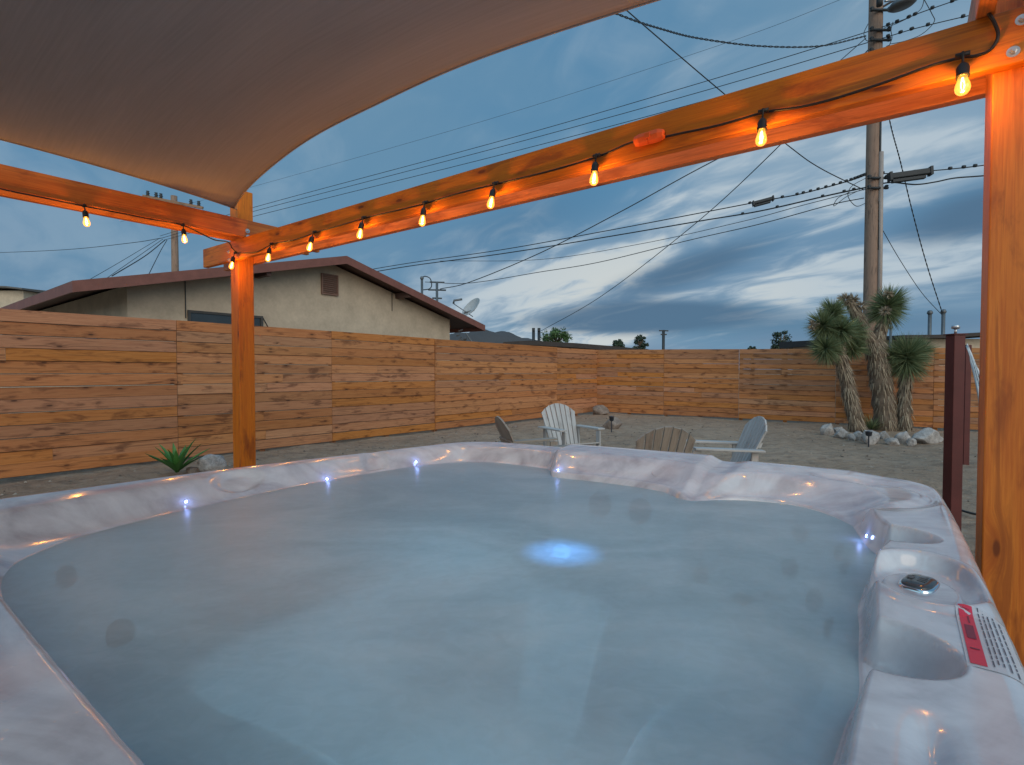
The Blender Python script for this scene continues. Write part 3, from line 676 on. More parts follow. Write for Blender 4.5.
# the moulded shell
fr = np.concatenate([np.linspace(0, .25, 14)**1.0, np.linspace(.27, 1.0, 44), 1+np.linspace(.02, 1, 44)**1.2])
mbv = []; rows = len(fr)
for k, f_ in enumerate(fr):
    if f_ <= 1: rr = RO-(RO-RI)*f_
    else: rr = RI*(1-(f_-1)) + 0.02*(f_-1)
    A = CEN[0]+rr*np.cos(th); B = CEN[1]+rr*np.sin(th)
    if f_ == 0: Z = np.full(NT_, HR-.045)
    else: Z = shell_z(A, B)
    mbv.append((A, B, Z))
skirt = [(CEN[0]+(RO+.0)*np.cos(th), CEN[1]+(RO+.0)*np.sin(th), np.full(NT_, HR-.085)), (CEN[0]+(RO-.02)*np.cos(th), CEN[1]+(RO-.02)*np.sin(th), np.full(NT_, HR-.095))]
rowsall = skirt[::-1] + mbv
tub = thing('hot_tub', 'square marbled acrylic hot tub filled with cloudy water, rim lights glowing', 'hot tub', tw(1.05, 1.2))
AA = np.array([r_[0] for r_ in rowsall]); BB = np.array([r_[1] for r_ in rowsall]); ZZ = np.array([r_[2] for r_ in rowsall])
X = C1.x - VT.x*AA - UT.x*BB; Y = C1.y - VT.y*AA - UT.y*BB
verts = np.stack([X, Y, ZZ], -1).reshape(-1, 3); nr = len(rowsall)
ii, jj = np.meshgrid(np.arange(nr-1), np.arange(NT_), indexing='ij'); j2 = (jj+1) % NT_
faces = np.stack([ii*NT_+jj, (ii+1)*NT_+jj, (ii+1)*NT_+j2, ii*NT_+j2], -1).reshape(-1, 4)
me = bpy.data.meshes.new('shell'); me.from_pydata(verts.tolist(), [], faces.tolist()); me.materials.append(M['shell']); me.materials.append(M['shell_wet'])
zf_ = verts[faces].mean(axis=1)[:, 2]; me.polygons.foreach_set('material_index', ((zf_ < HR-.095-.012) & (np.repeat(np.arange(nr-1), NT_) > 3)).astype(int).tolist())
me.polygons.foreach_set('use_smooth', [True]*len(me.polygons)); me.update()
sh = bpy.data.objects.new('shell', me); COL.objects.link(sh); sh.parent = tub; rel(tub, sh)
# cabinet: panelled skirt under the shell
mb = MB(); step = 24; idx = list(range(0, NT_, step)); pr = []
for i in idx:
    a = CEN[0]+(RO[i]-.035)*math.cos(th[i]); b = CEN[1]+(RO[i]-.035)*math.sin(th[i]); pr.append((a, b))
for z in (-.03, HR-.09):
    for a, b in pr: mb.v.append(tw(a, b, z))
m_ = len(pr)
for i in range(m_): mb.face((i, (i+1) % m_, m_+(i+1) % m_, m_+i))
rel(tub, mb.build('cabinet', 'cabinet', tub))
def cast(px, py, zf=0.):
    """where the sight line meets the shell"""
    r = ray(px, py); p0 = O; best = None
    ts = np.linspace(.2, 5, 9000); P = np.array([p0.x, p0.y, p0.z]) + ts[:, None]*np.array([r.x, r.y, r.z])
    dxy = P[:, :2]-np.array([C1.x, C1.y]); a = -(dxy@np.array([VT.x, VT.y])); b = -(dxy@np.array([UT.x, UT.y]))
    z = shell_z(a, b); x_ = a-CEN[0]; y_ = b-CEN[1]; an = np.arctan2(y_, x_) % (2*np.pi)
    ins = np.hypot(x_, y_) < np.interp(an, th, RO)-.01
    hit = np.where(ins & (P[:, 2] <= z))[0]
    return (V3(P[hit[0]]), a[hit[0]], b[hit[0]]) if len(hit) else (None, 0, 0)
def normal_at(a, b):
    e = .004; dza = (shell_z(np.array([a+e]), np.array([b]))-shell_z(np.array([a-e]), np.array([b])))[0]/(2*e)
    dzb = (shell_z(np.array([a]), np.array([b+e]))-shell_z(np.array([a]), np.array([b-e])))[0]/(2*e)
    return (V3((0, 0, 1)) + VT*dza + UT*dzb).normalized()
# rim lights
for px, py in ((186, 502), (327, 479), (416, 462), (558, 470), (867, 536)):
    p, a, b = cast(px, py)
    if p is None: continue
    nn_ = normal_at(a, b)
    mb = MB(); mb.lathe([(0, .004), (.0045, .003), (.0062, 0), (.0062, -.004)], p, nn_, 14); l_ = mb.build('rim_light', 'led', tub, smooth=True); rel(tub, l_)
    mb = MB(); mb.lathe([(.0065, -.002), (.0068, .002), (.0092, .0018), (.0098, -.002)], p, nn_, 18); rel(tub, mb.build('light_bezel', 'chrome', tub, smooth=True))
    L = bpy.data.lights.new('rim_light_glow', 'POINT'); L.energy = .03; L.color = (.30, .42, 1); L.shadow_soft_size = .006
    lo = bpy.data.objects.new('rim_light_glow', L); COL.objects.link(lo); lo.location = p + nn_*.02; lo.parent = l_
# jets on the walls and seats under the water
for px, py, rr in ((120, 634, .042), (66, 553, .03), (640, 499, .05), (600, 495, .05), (800, 513, .028), (840, 532, .028), (742, 600, .035), (775, 598, .035), (815, 601, .04), (830, 628, .03), (790, 568, .03), (846, 566, .028), (700, 575, .03)):
    for _k in range(12):
        p, a, b = cast(px, py)
        if p is None or p.z < HW-.09: break
        py += 3
    if p is None: continue
    nn_ = normal_at(a, b); mb = MB()
    rr *= 1.05; mb.lathe([(0, .002), (rr*.25, .010), (rr*.42, .004), (rr*.62, .004), (rr*.75, .012), (rr, .007), (rr*1.08, 0)], p, nn_, 20); rel(tub, mb.build('jet', 'jet', tub, smooth=True))
# underwater lamp on the foot-well floor, seen through the water
p, a, b = cast(562, 552); nn_ = normal_at(a, b)
mb = MB(); mb.lathe([(0, .004), (.035, .004), (.045, 0)], p, nn_, 24); l_ = mb.build('underwater_light', 'uwled', tub, smooth=True); rel(tub, l_)
L = bpy.data.lights.new('underwater_glow', 'SPOT'); L.energy = 12; L.color = (.18, .44, 1); L.shadow_soft_size = 0; L.spot_size = R(70); L.spot_blend = 1.0
Lb = bpy.data.lights.new('basin_fill', 'POINT'); Lb.energy = 4.2; Lb.color = (.58, .84, 1); Lb.shadow_soft_size = 0  # basin light is an added fill in mid-water, not a tub fitting
lob = bpy.data.objects.new('basin_fill', Lb); COL.objects.link(lob); lob.location = tw(1.0, 1.35, HW-.30); lob.parent = l_
ps = onz(562, 552, HW)
lo = bpy.data.objects.new('underwater_glow', L); COL.objects.link(lo); lo.location = ps - V3((0, 0, .20)); lo.rotation_euler = (R(180), 0, 0); lo.parent = l_
# water surface, slipped a little past the shoreline so that it meets the shell
mb = MB(); stepw = 6; rws = [1.0, .985, .8, .6, .4, .2]
for f_ in rws:
    for i in range(0, NT_, stepw):
        r_ = (RI[i]+.012)*f_; mb.v.append(tw(CEN[0]+r_*math.cos(th[i]), CEN[1]+r_*math.sin(th[i]), HW))
mb.v.append(tw(CEN[0], CEN[1], HW)); nw = NT_//stepw
for k in range(len(rws)-1):
    for i in range(nw): mb.face((k*nw+i, (k+1)*nw+i, (k+1)*nw+(i+1) % nw, k*nw+(i+1) % nw))
for i in range(nw): mb.face(((len(rws)-1)*nw+(i+1) % nw, (len(rws)-1)*nw+i, len(rws)*nw))
tag(mb.build('water', 'water', smooth=True), kind='structure')
# head-rest pillow motifs: three shallow crescents
for px in (608, 634, 660):
    p, a, b = cast(px, 468 + (px-608)*.09)
    if p is None: continue
    nn_ = normal_at(a, b); tx = (-VT); up = nn_.cross(tx).normalized()
    if up.z < 0: up = -up
    pts = []
    for k in range(13):
        an = R(150 + 210*k/12); pts.append(p + nn_*-.001 + tx*.036*math.cos(an) + up*.026*math.sin(an))
    mb = MB(); mb.tube(pts, [.0005+.0032*math.sin(math.pi*k/12) for k in range(13)], 6); rel(tub, mb.build('headrest_ridge', 'shell', tub, smooth=True))
# control panel
p, a, b = cast(919, 585); nn_ = normal_at(a, b)
cp = thing.__call__ if False else None
xa = (tw(2.2, b+.02)-tw(2.0, b-.03)); xa = (xa - nn_*xa.dot(nn_)).normalized(); ya = nn_.cross(xa)
def superell(o, ax, ay, nrm_, ra, rb, z0, z1, inset, n=40, top=True, dome=0.):
    mb = MB()
    for (s_, z) in ((1, z0), (1, z1-.002), (inset, z1), (inset*.6, z1+dome*.7), (.02, z1+dome)):
        for k in range(n):
            an = 2*math.pi*k/n; c, s2 = math.cos(an), math.sin(an)
            cx = math.copysign(abs(c)**.62, c)*ra*s_; cy = math.copysign(abs(s2)**.62, s2)*rb*s_
            mb.v.append(o + ax*cx + ay*cy + nrm_*z)
    for r_ in range(4):
        for k in range(n): mb.face((r_*n+k, r_*n+(k+1) % n, (r_+1)*n+(k+1) % n, (r_+1)*n+k))
    mb.face([4*n+k for k in range(n)]); return mb
pan = superell(p, xa, ya, nn_, .030, .047, -.004, .006, .92).build('control_panel', 'chrome', tub, smooth=True); rel(tub, pan)
sc = superell(p, xa, ya, nn_, .026, .042, .005, .010, .93, dome=.003).build('display', 'gdark', pan, smooth=True)
for ox, oy, w_, h_ in ((-.014, 0, .011, .016), (.006, .010, .014, .005), (.006, 0, .014, .005), (.006, -.010, .014, .005)):
    mb = MB(); mb.box(p + xa*(ox-w_/2) + ya*(oy-h_/2) + nn_*.0125, xa*w_, ya*h_, nn_*.0012); mb.build('button', 'greymetal', pan, bevel=.0005)
# warning label on the rim: red bar with dark marks, grey film with printed lines
lab = [(955, 605), (978, 607), (1000, 668), (968, 664)]
def on_shell(a, b, dz): return tw(a, b, shell_z(np.array([a]), np.array([b]))[0] + dz)
def patch(a0, a1, b0, b1, dz, na=6, nb_=12):
    mb = MB()
    for j in range(nb_+1):
        for i in range(na+1): mb.v.append(on_shell(a0+(a1-a0)*i/na, b0+(b1-b0)*j/nb_, dz))
    for j in range(nb_):
        for i in range(na): q_ = j*(na+1)+i; mb.face((q_, q_+1, q_+na+2, q_+na+1))
    return mb
rel(tub, patch(2.158, 2.212, 1.195, 1.425, .0012).build('warning_label', 'labelwhite', tub)) if False else None
wl_ = patch(2.160, 2.226, 1.205, 1.432, .0012).build('warning_label', 'labelwhite', tub); rel(tub, wl_)
patch(2.164, 2.183, 1.211, 1.425, .0020).build('red_bar', 'redlabel', wl_)
mbk = MB()
def sub(mb, m2):
    b_ = len(mb.v); mb.v += m2.v
    for f_ in m2.f: mb.face([i+b_ for i in f_])
sub(mbk, patch(2.168, 2.179, 1.28, 1.335, .0027)); sub(mbk, patch(2.1745, 2.1765, 1.235, 1.27, .0027)); sub(mbk, patch(2.168, 2.179, 1.370, 1.374, .0027)); sub(mbk, patch(2.168, 2.179, 1.222, 1.2235, .0027))
mbk.build('red_bar_marks', 'inkred', wl_)
mbk = MB(); rnd_ = random.Random(4)
for k, aa in enumerate((2.190, 2.196, 2.202, 2.209, 2.216)):
    b0 = 1.20 + rnd_.random()*.03
    while b0 < 1.41:
        l_ = rnd_.uniform(.008, .03); sub(mbk, patch(aa, aa+.0016, b0, min(b0+l_, 1.425), .0022, 1, 2)); b0 += l_+.004
mbk.build('label_print', 'ink', wl_)
# ------------------------------------------------------------------ stucco house beyond the left fence
def house():
    UH = V3((.604, .797, 0)).normalized(); NH = V3((-.797, .604, 0)).normalized()
    A0 = at(73, 280, 8.5); A0 = V3((A0.x, A0.y, 0)); zE = 2.86; zA = 4.20; half = 5.27; depth = 12.0
    root = thing('house', 'single-storey stucco house with low gable and dark red fascia behind the left fence', 'house', A0)
    def P(s, d, z): return A0 + UH*s + NH*d + V3((0, 0, z))
    def rz(s): return zE + (zA-zE)*(1-abs(s-half)/half)
    T = .24
    s0, s1, d0 = .92, 9.52, .62; f = .055
    # walls
    mb = MB(); b = 0
    fr = [P(s0, d0, -.1), P(s1, d0, -.1), P(s1, d0, rz(s1)-T*.55), P(half, d0, zA-T*.55), P(s0, d0, rz(s0)-T*.55)]
    bk = [p + NH*depth for p in fr]; mb.v = fr+bk; mb.face((0, 1, 2, 3, 4)); mb.face((9, 8, 7, 6, 5))
    mb.face((5, 0, 4, 9)); mb.face((1, 6, 7, 2)); w = mb.build('wall', 'stucco', root); rel(root, w)
    # roof slabs
    mb = MB(); ov = .0
    for sa, sb in ((0, half), (half, 2*half)):
        za, zb = rz(sa), rz(sb); p = [P(sa, .03, za), P(sb, .03, zb), P(sb, depth+1, zb), P(sa, depth+1, za)]
        q = [v - V3((0, 0, .06)) for v in p]; b = len(mb.v); mb.v += p+q
        mb.face((b, b+1, b+2, b+3)); mb.face((b+7, b+6, b+5, b+4)); mb.face((b, b+4, b+5, b+1)); mb.face((b+2, b+6, b+7, b+3)); mb.face((b+3, b+7, b+4, b)); mb.face((b+1, b+5, b+6, b+2))
    roof = mb.build('roof', 'shingle', root); rel(root, roof)
    # rake fascias and eave fascias
    def slab(p0, p1, h, th_, n_): 
        m2 = MB(); d = p1-p0; m2.box(p0 - V3((0, 0, h)), d, V3((0, 0, h)), n_*th_); return m2
    rel(root, slab(P(-.01, 0, zE-.005), P(half, 0, zA-.005), T*.80, -.03, -NH).build('fascia', 'fascia', root))
    rel(root, slab(P(half, 0, zA-.005), P(2*half+.01, 0, zE-.005), T*.80, -.03, -NH).build('fascia', 'fascia', root))
    rel(root, slab(P(-.01, .031, zE-.012), P(-.01, depth+1, zE-.012), T*.75, .03, UH).build('fascia', 'fascia', root))
    rel(root, slab(P(2*half, .031, zE-.012), P(2*half, depth+1, zE-.012), T*.75, .03, UH).build('fascia', 'fascia', root))
    # soffit boards under the overhang
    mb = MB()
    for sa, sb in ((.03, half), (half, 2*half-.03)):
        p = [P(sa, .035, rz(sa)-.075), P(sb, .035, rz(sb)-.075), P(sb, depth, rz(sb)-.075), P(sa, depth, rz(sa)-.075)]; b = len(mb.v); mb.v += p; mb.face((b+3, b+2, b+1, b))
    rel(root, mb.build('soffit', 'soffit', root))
    # outlooker beam ends under the rake
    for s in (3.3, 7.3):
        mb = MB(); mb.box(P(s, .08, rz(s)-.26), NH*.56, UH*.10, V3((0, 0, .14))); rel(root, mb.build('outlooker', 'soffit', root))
    # gable vent, louvred
    pl_o, pl_n = P(0, d0, 0), NH
    vc = [onpl(x, y, pl_o, pl_n) for x, y in ((320.5, 271), (337, 274), (337, 294), (320.5, 292))]
    w_ = (vc[1]-vc[0]).dot(UH); h_ = vc[0].z-vc[3].z; o_ = V3((vc[0].x, vc[0].y, vc[3].z-.05))
    vt = thing if False else None
    mb = MB(); mb.box(o_ - NH*.012, UH*w_, V3((0, 0, h_)), -NH*.004); vf = mb.build('gable_vent', 'winframe', root); rel(root, vf)
    mb = MB(); nl_ = 9
    for k in range(nl_): mb.box(o_ + UH*.03 + V3((0, 0, .03 + k*(h_-.06)/nl_)) - NH*.02, UH*(w_-.06), V3((0, 0, (h_-.06)/nl_*.55)) - NH*.03, V3((0, 0, .012)))
    for c, e1, e2 in ((V3((0, 0, 0)), UH*w_, V3((0, 0, .03))), (V3((0, 0, h_-.03)), UH*w_, V3((0, 0, .03))), (V3((0, 0, .03)), UH*.03, V3((0, 0, h_-.06))), (UH*(w_-.03)+V3((0, 0, .03)), UH*.03, V3((0, 0, h_-.06)))):
        mb.box(o_ + c - NH*.017, e1, e2, -NH*.045)
    mb.build('louvre', 'ventp', vf)
    # window low behind the fence
    wc = [onpl(x, y, pl_o, pl_n) for x, y in ((187, 310), (262, 316))]; ww = (wc[1]-wc[0]).dot(UH); wz = wc[0].z
    o_ = V3((wc[0].x, wc[0].y, wz-1.0)) - NH*.01
    mb = MB(); mb.box(o_, UH*ww, V3((0, 0, 1.0)), -NH*.01); gl = mb.build('window', 'glassdark', root); rel(root, gl)
    mb = MB()
    for c, e1, e2 in ((V3((0, 0, .95)), UH*ww, V3((0, 0, .05))), (V3((0, 0, 0)), UH*ww, V3((0, 0, .05))), (V3((0, 0, .05)), UH*.05, V3((0, 0, .9))), (UH*(ww-.05)+V3((0, 0, .05)), UH*.05, V3((0, 0, .9))), (UH*(ww*.62)+V3((0, 0, .05)), UH*.05, V3((0, 0, .9)))):
        mb.box(o_ + c - NH*.012, e1, e2, -NH*.03)
    mb.build('window_frame', 'winframe', gl)
    # small side window in shade
    mb = MB(); o2 = P(s0-.012, 2.4, 1.5); mb.box(o2, NH*.9, V3((0, 0, .62)), -UH*.01); g2 = mb.build('window', 'glassdark', root); rel(root, g2)
    # surface conduits running down the wall
    for x, y0, y1 in ((185, 276, 318), (392, 290, 311)):
        a = onpl(x, y0, pl_o - NH*.02, pl_n); b_ = onpl(x, y1, pl_o - NH*.02, pl_n); b_ = V3((a.x, a.y, b_.z))
        mb = MB(); mb.tube([a, b_], .010, 6); rel(root, mb.build('conduit', 'wire', root))
    a = onpl(262, 316, pl_o - NH*.02, pl_n); b_ = onpl(268, 327, pl_o - NH*.02, pl_n); mb = MB(); mb.tube([a, b_], .01, 6); rel(root, mb.build('conduit', 'wire', root))
    return UH, NH, P, rz, half
UH, NH, HP, hrz, HHALF = house()
# satellite dish at the right-hand eave
def dish():
    bpt = HP(2*HHALF-.62, .35, hrz(2*HHALF-.62)); Yd = bpt.y
    c = at(473, 309, Yd); root = thing('satellite_dish', 'grey satellite dish on a short mast at the lower end of the gable roof', 'satellite dish', bpt)
    ax = V3((-.62, -.50, .60)).normalized(); Rr = .37
    prof = [(Rr*k/10, .11*(k/10)**2) for k in range(11)] + [(Rr*1.02, .112), (Rr*1.02, .10)] + [(Rr*k/10, .11*(k/10)**2-.012) for k in range(10, -1, -1)]
    mb = MB(); mb.lathe(prof, c, ax, 30); rel(root, mb.build('reflector', 'dish', root, smooth=True))
    mb = MB(); mb.tube([bpt - V3((0, 0, .02)), bpt + V3((0, 0, .22)), c - ax*.06], .025, 8); rel(root, mb.build('mast', 'greymetal', root, smooth=True))
    lnb = c + V3((-.62, -.1, .16)); mb = MB(); mb.tube([c - V3((0, 0, .25)), lnb], .014, 6); mb.tube([lnb, lnb + V3((.02, 0, .10)), lnb + V3((.28, 0, .14))], .035, 8); rel(root, mb.build('feed_arm', 'greymetal', root, smooth=True))
    mb = MB(); q0 = HP(2*HHALF-.9, .3, hrz(2*HHALF-.9)-.45)
    for k in range(7):
        a = q0 + V3((random.uniform(-.3, .3), random.uniform(-.1, .1), random.uniform(-.35, .1))); mb.tube([a, a + V3((random.uniform(-.3, .3), 0, random.uniform(-.4, .1)))], .022, 6)
    rel(root, mb.build('wall_bracket', 'greymetal', root))
dish()
def mast(name, label, px, ytop, ybot, Y, rad, extra=None, cat='service mast', zb=None, group=None):
    p = at(px, ybot, Y); q_ = at(px, ytop, Y); q_.x = p.x
    root = thing(name, label, cat, (p.x, p.y, 0 if zb is None else zb), 0, group)
    mb = MB(); mb.tube([V3((p.x, p.y, zb if zb is not None else min(0, p.z))), V3((q_.x, q_.y, q_.z))], rad, 8); rel(root, mb.build('pipe', 'greymetal', root, smooth=True))
    return root, V3((q_.x, q_.y, q_.z))
# hooked weatherhead and little antenna above the far slope of the roof
r1, tp = mast('service_mast', 'hooked grey electrical mast rising behind the right slope of the gable roof', 422, 279, 300, 19, .045)
mb = MB(); mb.tube(cat_rom([tp, tp + V3((.10, 0, .10)), tp + V3((.30, 0, .02)), tp + V3((.36, 0, -.22)), tp + V3((.28, 0, -.36)), tp + V3((.05, 0, -.40))], 4), .02, 6); rel(r1, mb.build('service_loop', 'wire', r1, smooth=True))
mb = MB(); mb.lathe([(.05, -.02), (.07, .02), (.05, .09), (0, .1)], tp, (0, 0, 1), 10); rel(r1, mb.build('weatherhead', 'greymetal', r1, smooth=True))
r2, tp = mast('antenna_mast', 'short mast with stubby crossbars behind the gable roof, beside the hooked one', 437, 282, 306, 20, .05, cat='antenna mast')
for dz_, hw in ((0, .28), (-.30, .34), (-.62, .18)):
    mb = MB(); mb.tube([tp + V3((-hw, 0, dz_)), tp + V3((hw, .1, dz_))], .035, 6); rel(r2, mb.build('crossbar', 'greymetal', r2))
# ------------------------------------------------------------------ distant low buildings
def low_building(name, label, pxs, ytops, Y, fascia_px, wallm, roofm, deep=8, cat='building'):
    p = [at(x, y, Y) for x, y in zip(pxs, ytops)]; root = thing(name, label, cat, (p[0].x, p[0].y, 0))
    fh = fascia_px*Y/512
    mb = MB()
    for a, b in zip(p[:-1], p[1:]):
        i = len(mb.v); bk = V3((0, deep, 0))
        vs = [V3((a.x, a.y, a.z-fh)), V3((b.x, b.y, b.z-fh)), b, a, V3((a.x, a.y, a.z-fh))+bk, V3((b.x, b.y, b.z-fh))+bk, b+bk+V3((0, 0, .2)), a+bk+V3((0, 0, .2))]
        mb.v += vs; mb.face((i, i+1, i+2, i+3)); mb.face((i+3, i+2, i+6, i+7)); mb.face((i+5, i+4, i+7, i+6)); mb.face((i+4, i, i+3, i+7)); mb.face((i+1, i+5, i+6, i+2)); mb.face((i+1, i, i+4, i+5))
    rel(root, mb.build('roof', roofm, root))
    mb = MB(); a, b = p[0], p[-1]; zt = min(v.z for v in p)-fh+.01
    mb.box(V3((a.x+.4, a.y+.5, -.1)), V3((b.x-a.x-.8, b.y-a.y, 0)), V3((0, 0, zt+.1)), V3((0, deep-1, 0))); rel(root, mb.build('wall', wallm, root))
    return root
low_building('outbuilding', 'long low dark-brown flat roof just beyond the corner of the fence', (503, 530, 575, 612, 655), (342, 340.5, 343, 346, 350), 24, 4.5, 'stucco_dark', 'roofbrown')
low_building('outbuilding', 'pale flat-roofed building with brown roof edge behind the fence at far right', (905, 950, 1010, 1100), (335, 334.5, 331, 326), 17, 3.2, 'stucco', 'roofbrown')
low_building('outbuilding', 'small whitish building with dark window at the far left above the fence', (-60, -20, 6, 22), (284, 285, 286, 288), 30, 1.5, 'stucco', 'roofgrey', 4)
# ------------------------------------------------------------------ utility poles
PY = 14.0; pbx = at(869.5, 400, PY); ptx = at(876, 0, PY)
pole = thing('utility_pole', 'tall brown timber utility pole with conduit, rising behind the joshua trees', 'utility pole', (pbx.x, PY, 0))
ztop = 12.8; mb = MB(); lean = (ptx.x-pbx.x)/(ptx.z-pbx.z)
PB = V3((pbx.x - pbx.z*lean, PY, -.1)); 
def poleP(z): return V3((pbx.x + (z-pbx.z)*lean, PY, z))
mb.tube([poleP(z) for z in np.linspace(-.1, ztop, 16)], [.195-.035*(z/ztop) for z in np.linspace(-.1, ztop, 16)], 16); rel(pole, mb.build('shaft', 'pole', pole, smooth=True))
mb = MB(); mb.tube([poleP(-.1)+V3((.09, -.205, 0)), poleP(4.6)+V3((.09, -.195, 0)), poleP(7.2)+V3((.08, -.185, 0))], .055, 10); rel(pole, mb.build('conduit', 'conduit', pole, smooth=True))
mb = MB(); mb.tube([poleP(4.6)+V3((.05, -.19, 0)), poleP(9.5)+V3((.05, -.175, 0))], .02, 6); rel(pole, mb.build('ground_wire', 'wire', pole, smooth=True))
def pole_px(x, y): return at(x, y, PY-.2)
for (x, y) in ((873, 30), (873, 40), (873, 51), (868, 178), (868, 188), (870, 10)):
    p = poleP(pole_px(x, y).z); mb = MB(); mb.tube([p + V3((-.24, -.2, 0)), p + V3((.26, -.2, 0))], .035, 8)
    for sx in (-.24, .22): mb.lathe([(.03, -.05), (.055, -.03), (.03, 0), (.055, .03), (.03, .06)], p + V3((sx, -.2, .02)), (0, 0, 1), 10)
    rel(pole, mb.build('insulator_bracket', 'wire', pole, smooth=True))
# street-lamp head on its arm near the top
lp_ = at(902, 3, 13.2); root = thing('street_lamp', 'grey round street-lamp head on a short arm near the top of the tall pole', 'street lamp', poleP(lp_.z+.35))
mb = MB(); mb.tube([poleP(lp_.z+.35), poleP(lp_.z+.45)+V3((.3, -.3, 0)), lp_ + V3((-.35, .1, .12))], .03, 8); rel(root, mb.build('arm', 'galv', root, smooth=True))
mb = MB(); mb.lathe([(.0, -.10), (.24, -.10), (.30, -.06), (.30, -.02), (.22, .06), (.10, .12), (.08, .22), (0, .24)], lp_, V3((-.15, -.1, 1)), 24); rel(root, mb.build('lamp_head', 'greymetal', root, smooth=True))
mb = MB(); mb.tube([lp_ + V3((-.5, .1, .0)), lp_ + V3((-.5, .1, .25))], .07, 8); rel(root, mb.build('photocell', 'wire', root, smooth=True))
# far pole at left with its crossarm
Yq = 27; lb = at(175, 263, Yq); lt = at(174, 196, Yq)
pole2 = thing('utility_pole', 'distant utility pole with a tilted crossarm showing above the house roof at left', 'utility pole', (lb.x, Yq, 0))
mb = MB(); mb.tube([V3((lb.x, Yq, -.1)), V3((lt.x, Yq, lt.z))], [.20, .15], 12); rel(pole2, mb.build('shaft', 'pole', pole2, smooth=True))
ca, cb = at(143, 196, Yq-.2), at(203, 208, Yq-.2); mb = MB(); mb.beam(ca, cb, .10, .13); rel(pole2, mb.build('crossarm', 'pole', pole2))
for f in (.08, .22, .30, .80, .93):
    p = ca.lerp(cb, f); mb = MB(); mb.lathe([(.04, .05), (.09, .10), (.05, .14), (.10, .19), (.05, .24), (.08, .30), (0, .33)], p, (0, 0, 1), 10); rel(pole2, mb.build('insulator', 'wire', pole2, smooth=True))
# small far poles
def far_pole(label, px, yt, yb, Y, rad, arms):
    a = at(px, yt, Y); root = thing('utility_pole', label, 'utility pole', (a.x, Y, 0))
    mb = MB(); mb.tube([V3((a.x, Y, 0)), a], rad, 8); rel(root, mb.build('shaft', 'wire', root, smooth=True))
    for dy, hw in arms:
        c = at(px, yt+dy, Y); w_ = 1.35*hw*Y/512; mb = MB(); mb.beam(c + V3((-w_, -.1, .02*w_)), c + V3((w_, -.1, -.02*w_)), .12, .16); rel(root, mb.build('crossarm', 'wire', root))
    return root
far_pole('tiny distant utility pole with two crossarms right of the dark tree tops', 663.5, 330, 352, 70, .20, ((.8, 3.4), (4.5, 2.2)))
far_pole('left of two slim grey masts beside the green treetop', 533.5, 328, 345, 34, .10, ((1.5, .9),))
far_pole('right of two slim grey masts beside the green treetop', 539, 328, 345, 34, .10, ((2, .9),))
for lab_, x, yt in (('left of two short masts on the far right building', 929.5, 313), ('right of two short masts on the far right building, with wires attached', 943, 312)):
    r_, tp = mast('service_mast', lab_, x, yt, 334, 17.6, .055); mb = MB(); mb.lathe([(.06, -.05), (.09, 0), (.06, .08), (0, .1)], tp, (0, 0, 1), 10); rel(r_, mb.build('weatherhead', 'greymetal', r_, smooth=True))
r_, tp = mast('service_mast', 'thin stub vent pipe on the far roof just right of the utility pole', 890.5, 328, 340, 16, .035); mb = MB(); mb.lathe([(.05, -.02), (.06, 0), (.06, .05), (0, .07)], tp, (0, 0, 1), 10); rel(r_, mb.build('cap', 'greymetal', r_, smooth=True))
# ------------------------------------------------------------------ overhead wires
def wire(label, pts, rad=.014, name='overhead_wire', cat='overhead wire', group=None, smooth_n=10, twist=False, beads=None, m='wire'):
    P3 = [at(*p) for p in pts]
    c = cat_rom(P3, smooth_n) if len(P3) > 2 else [P3[0].lerp(P3[1], k/24) - V3((0, 0, .0)) for k in range(25)]
    mb = MB()
    if twist:
        for ph in (0, math.pi):
            q_ = []
            fine = cat_rom(P3, 60)
            for i, p in enumerate(fine): q_.append(p + V3((0, math.sin(i*.55+ph), math.cos(i*.55+ph)))*rad*.9)
            mb.tube(q_, rad*.75, 5)
    else: mb.tube(c, rad, 6)
    if not beads:
        o = mb.build(name, m, smooth=True, loc=P3[0]); tag(o, label, cat, group); return P3
    root = thing(name, label, cat, P3[0], 0, group); rel(root, mb.build('cable', m, root, smooth=True))
    for f in beads:
        k = f*(len(c)-1); i = min(int(k), len(c)-2); p = c[i].lerp(c[i+1], k-i); d = (c[i+1]-c[i]).normalized()
        mb = MB(); mb.lathe([(0, -.045), (.04, -.035), (.045, 0), (.04, .035), (0, .045)], p + V3((0, 0, .02)), d, 8); rel(root, mb.build('cable_clip', m, root, smooth=True))
    return P3
g1 = 'power lines between the two poles'
wire('topmost of three parallel power lines from the tall pole down to the left', [(1015, -20, 12.2), (925, 11, 13), (873, 30, 14), (700, 83, 17.2), (500, 141, 21), (255, 207, 25), (160, 236, 27)], .011, beads=[.02, .04, .07, .11, .15, .20, .24, .29, .31, .335])
wire('middle of three parallel power lines from the tall pole down to the left', [(1015, 5, 12.2), (925, 26, 13), (873, 41, 14), (700, 92, 17.2), (500, 147, 21), (255, 211, 25), (162, 238, 27)], .011, beads=[.05, .09, .16, .22, .28, .31])
wire('lowest of three parallel power lines from the tall pole down to the left', [(1015, 17, 12.2), (925, 39, 13), (873, 52, 14), (700, 102, 17.2), (500, 155, 21), (255, 216, 25), (164, 240, 27)], .011, beads=[.18, .21, .25, .28, .31])
wire('faint thin line crossing the sky highest of all, left of the tall pole', [(860, -8, 30), (720, 45, 34), (480, 122, 42), (255, 186, 50), (120, 222, 56)], .010)
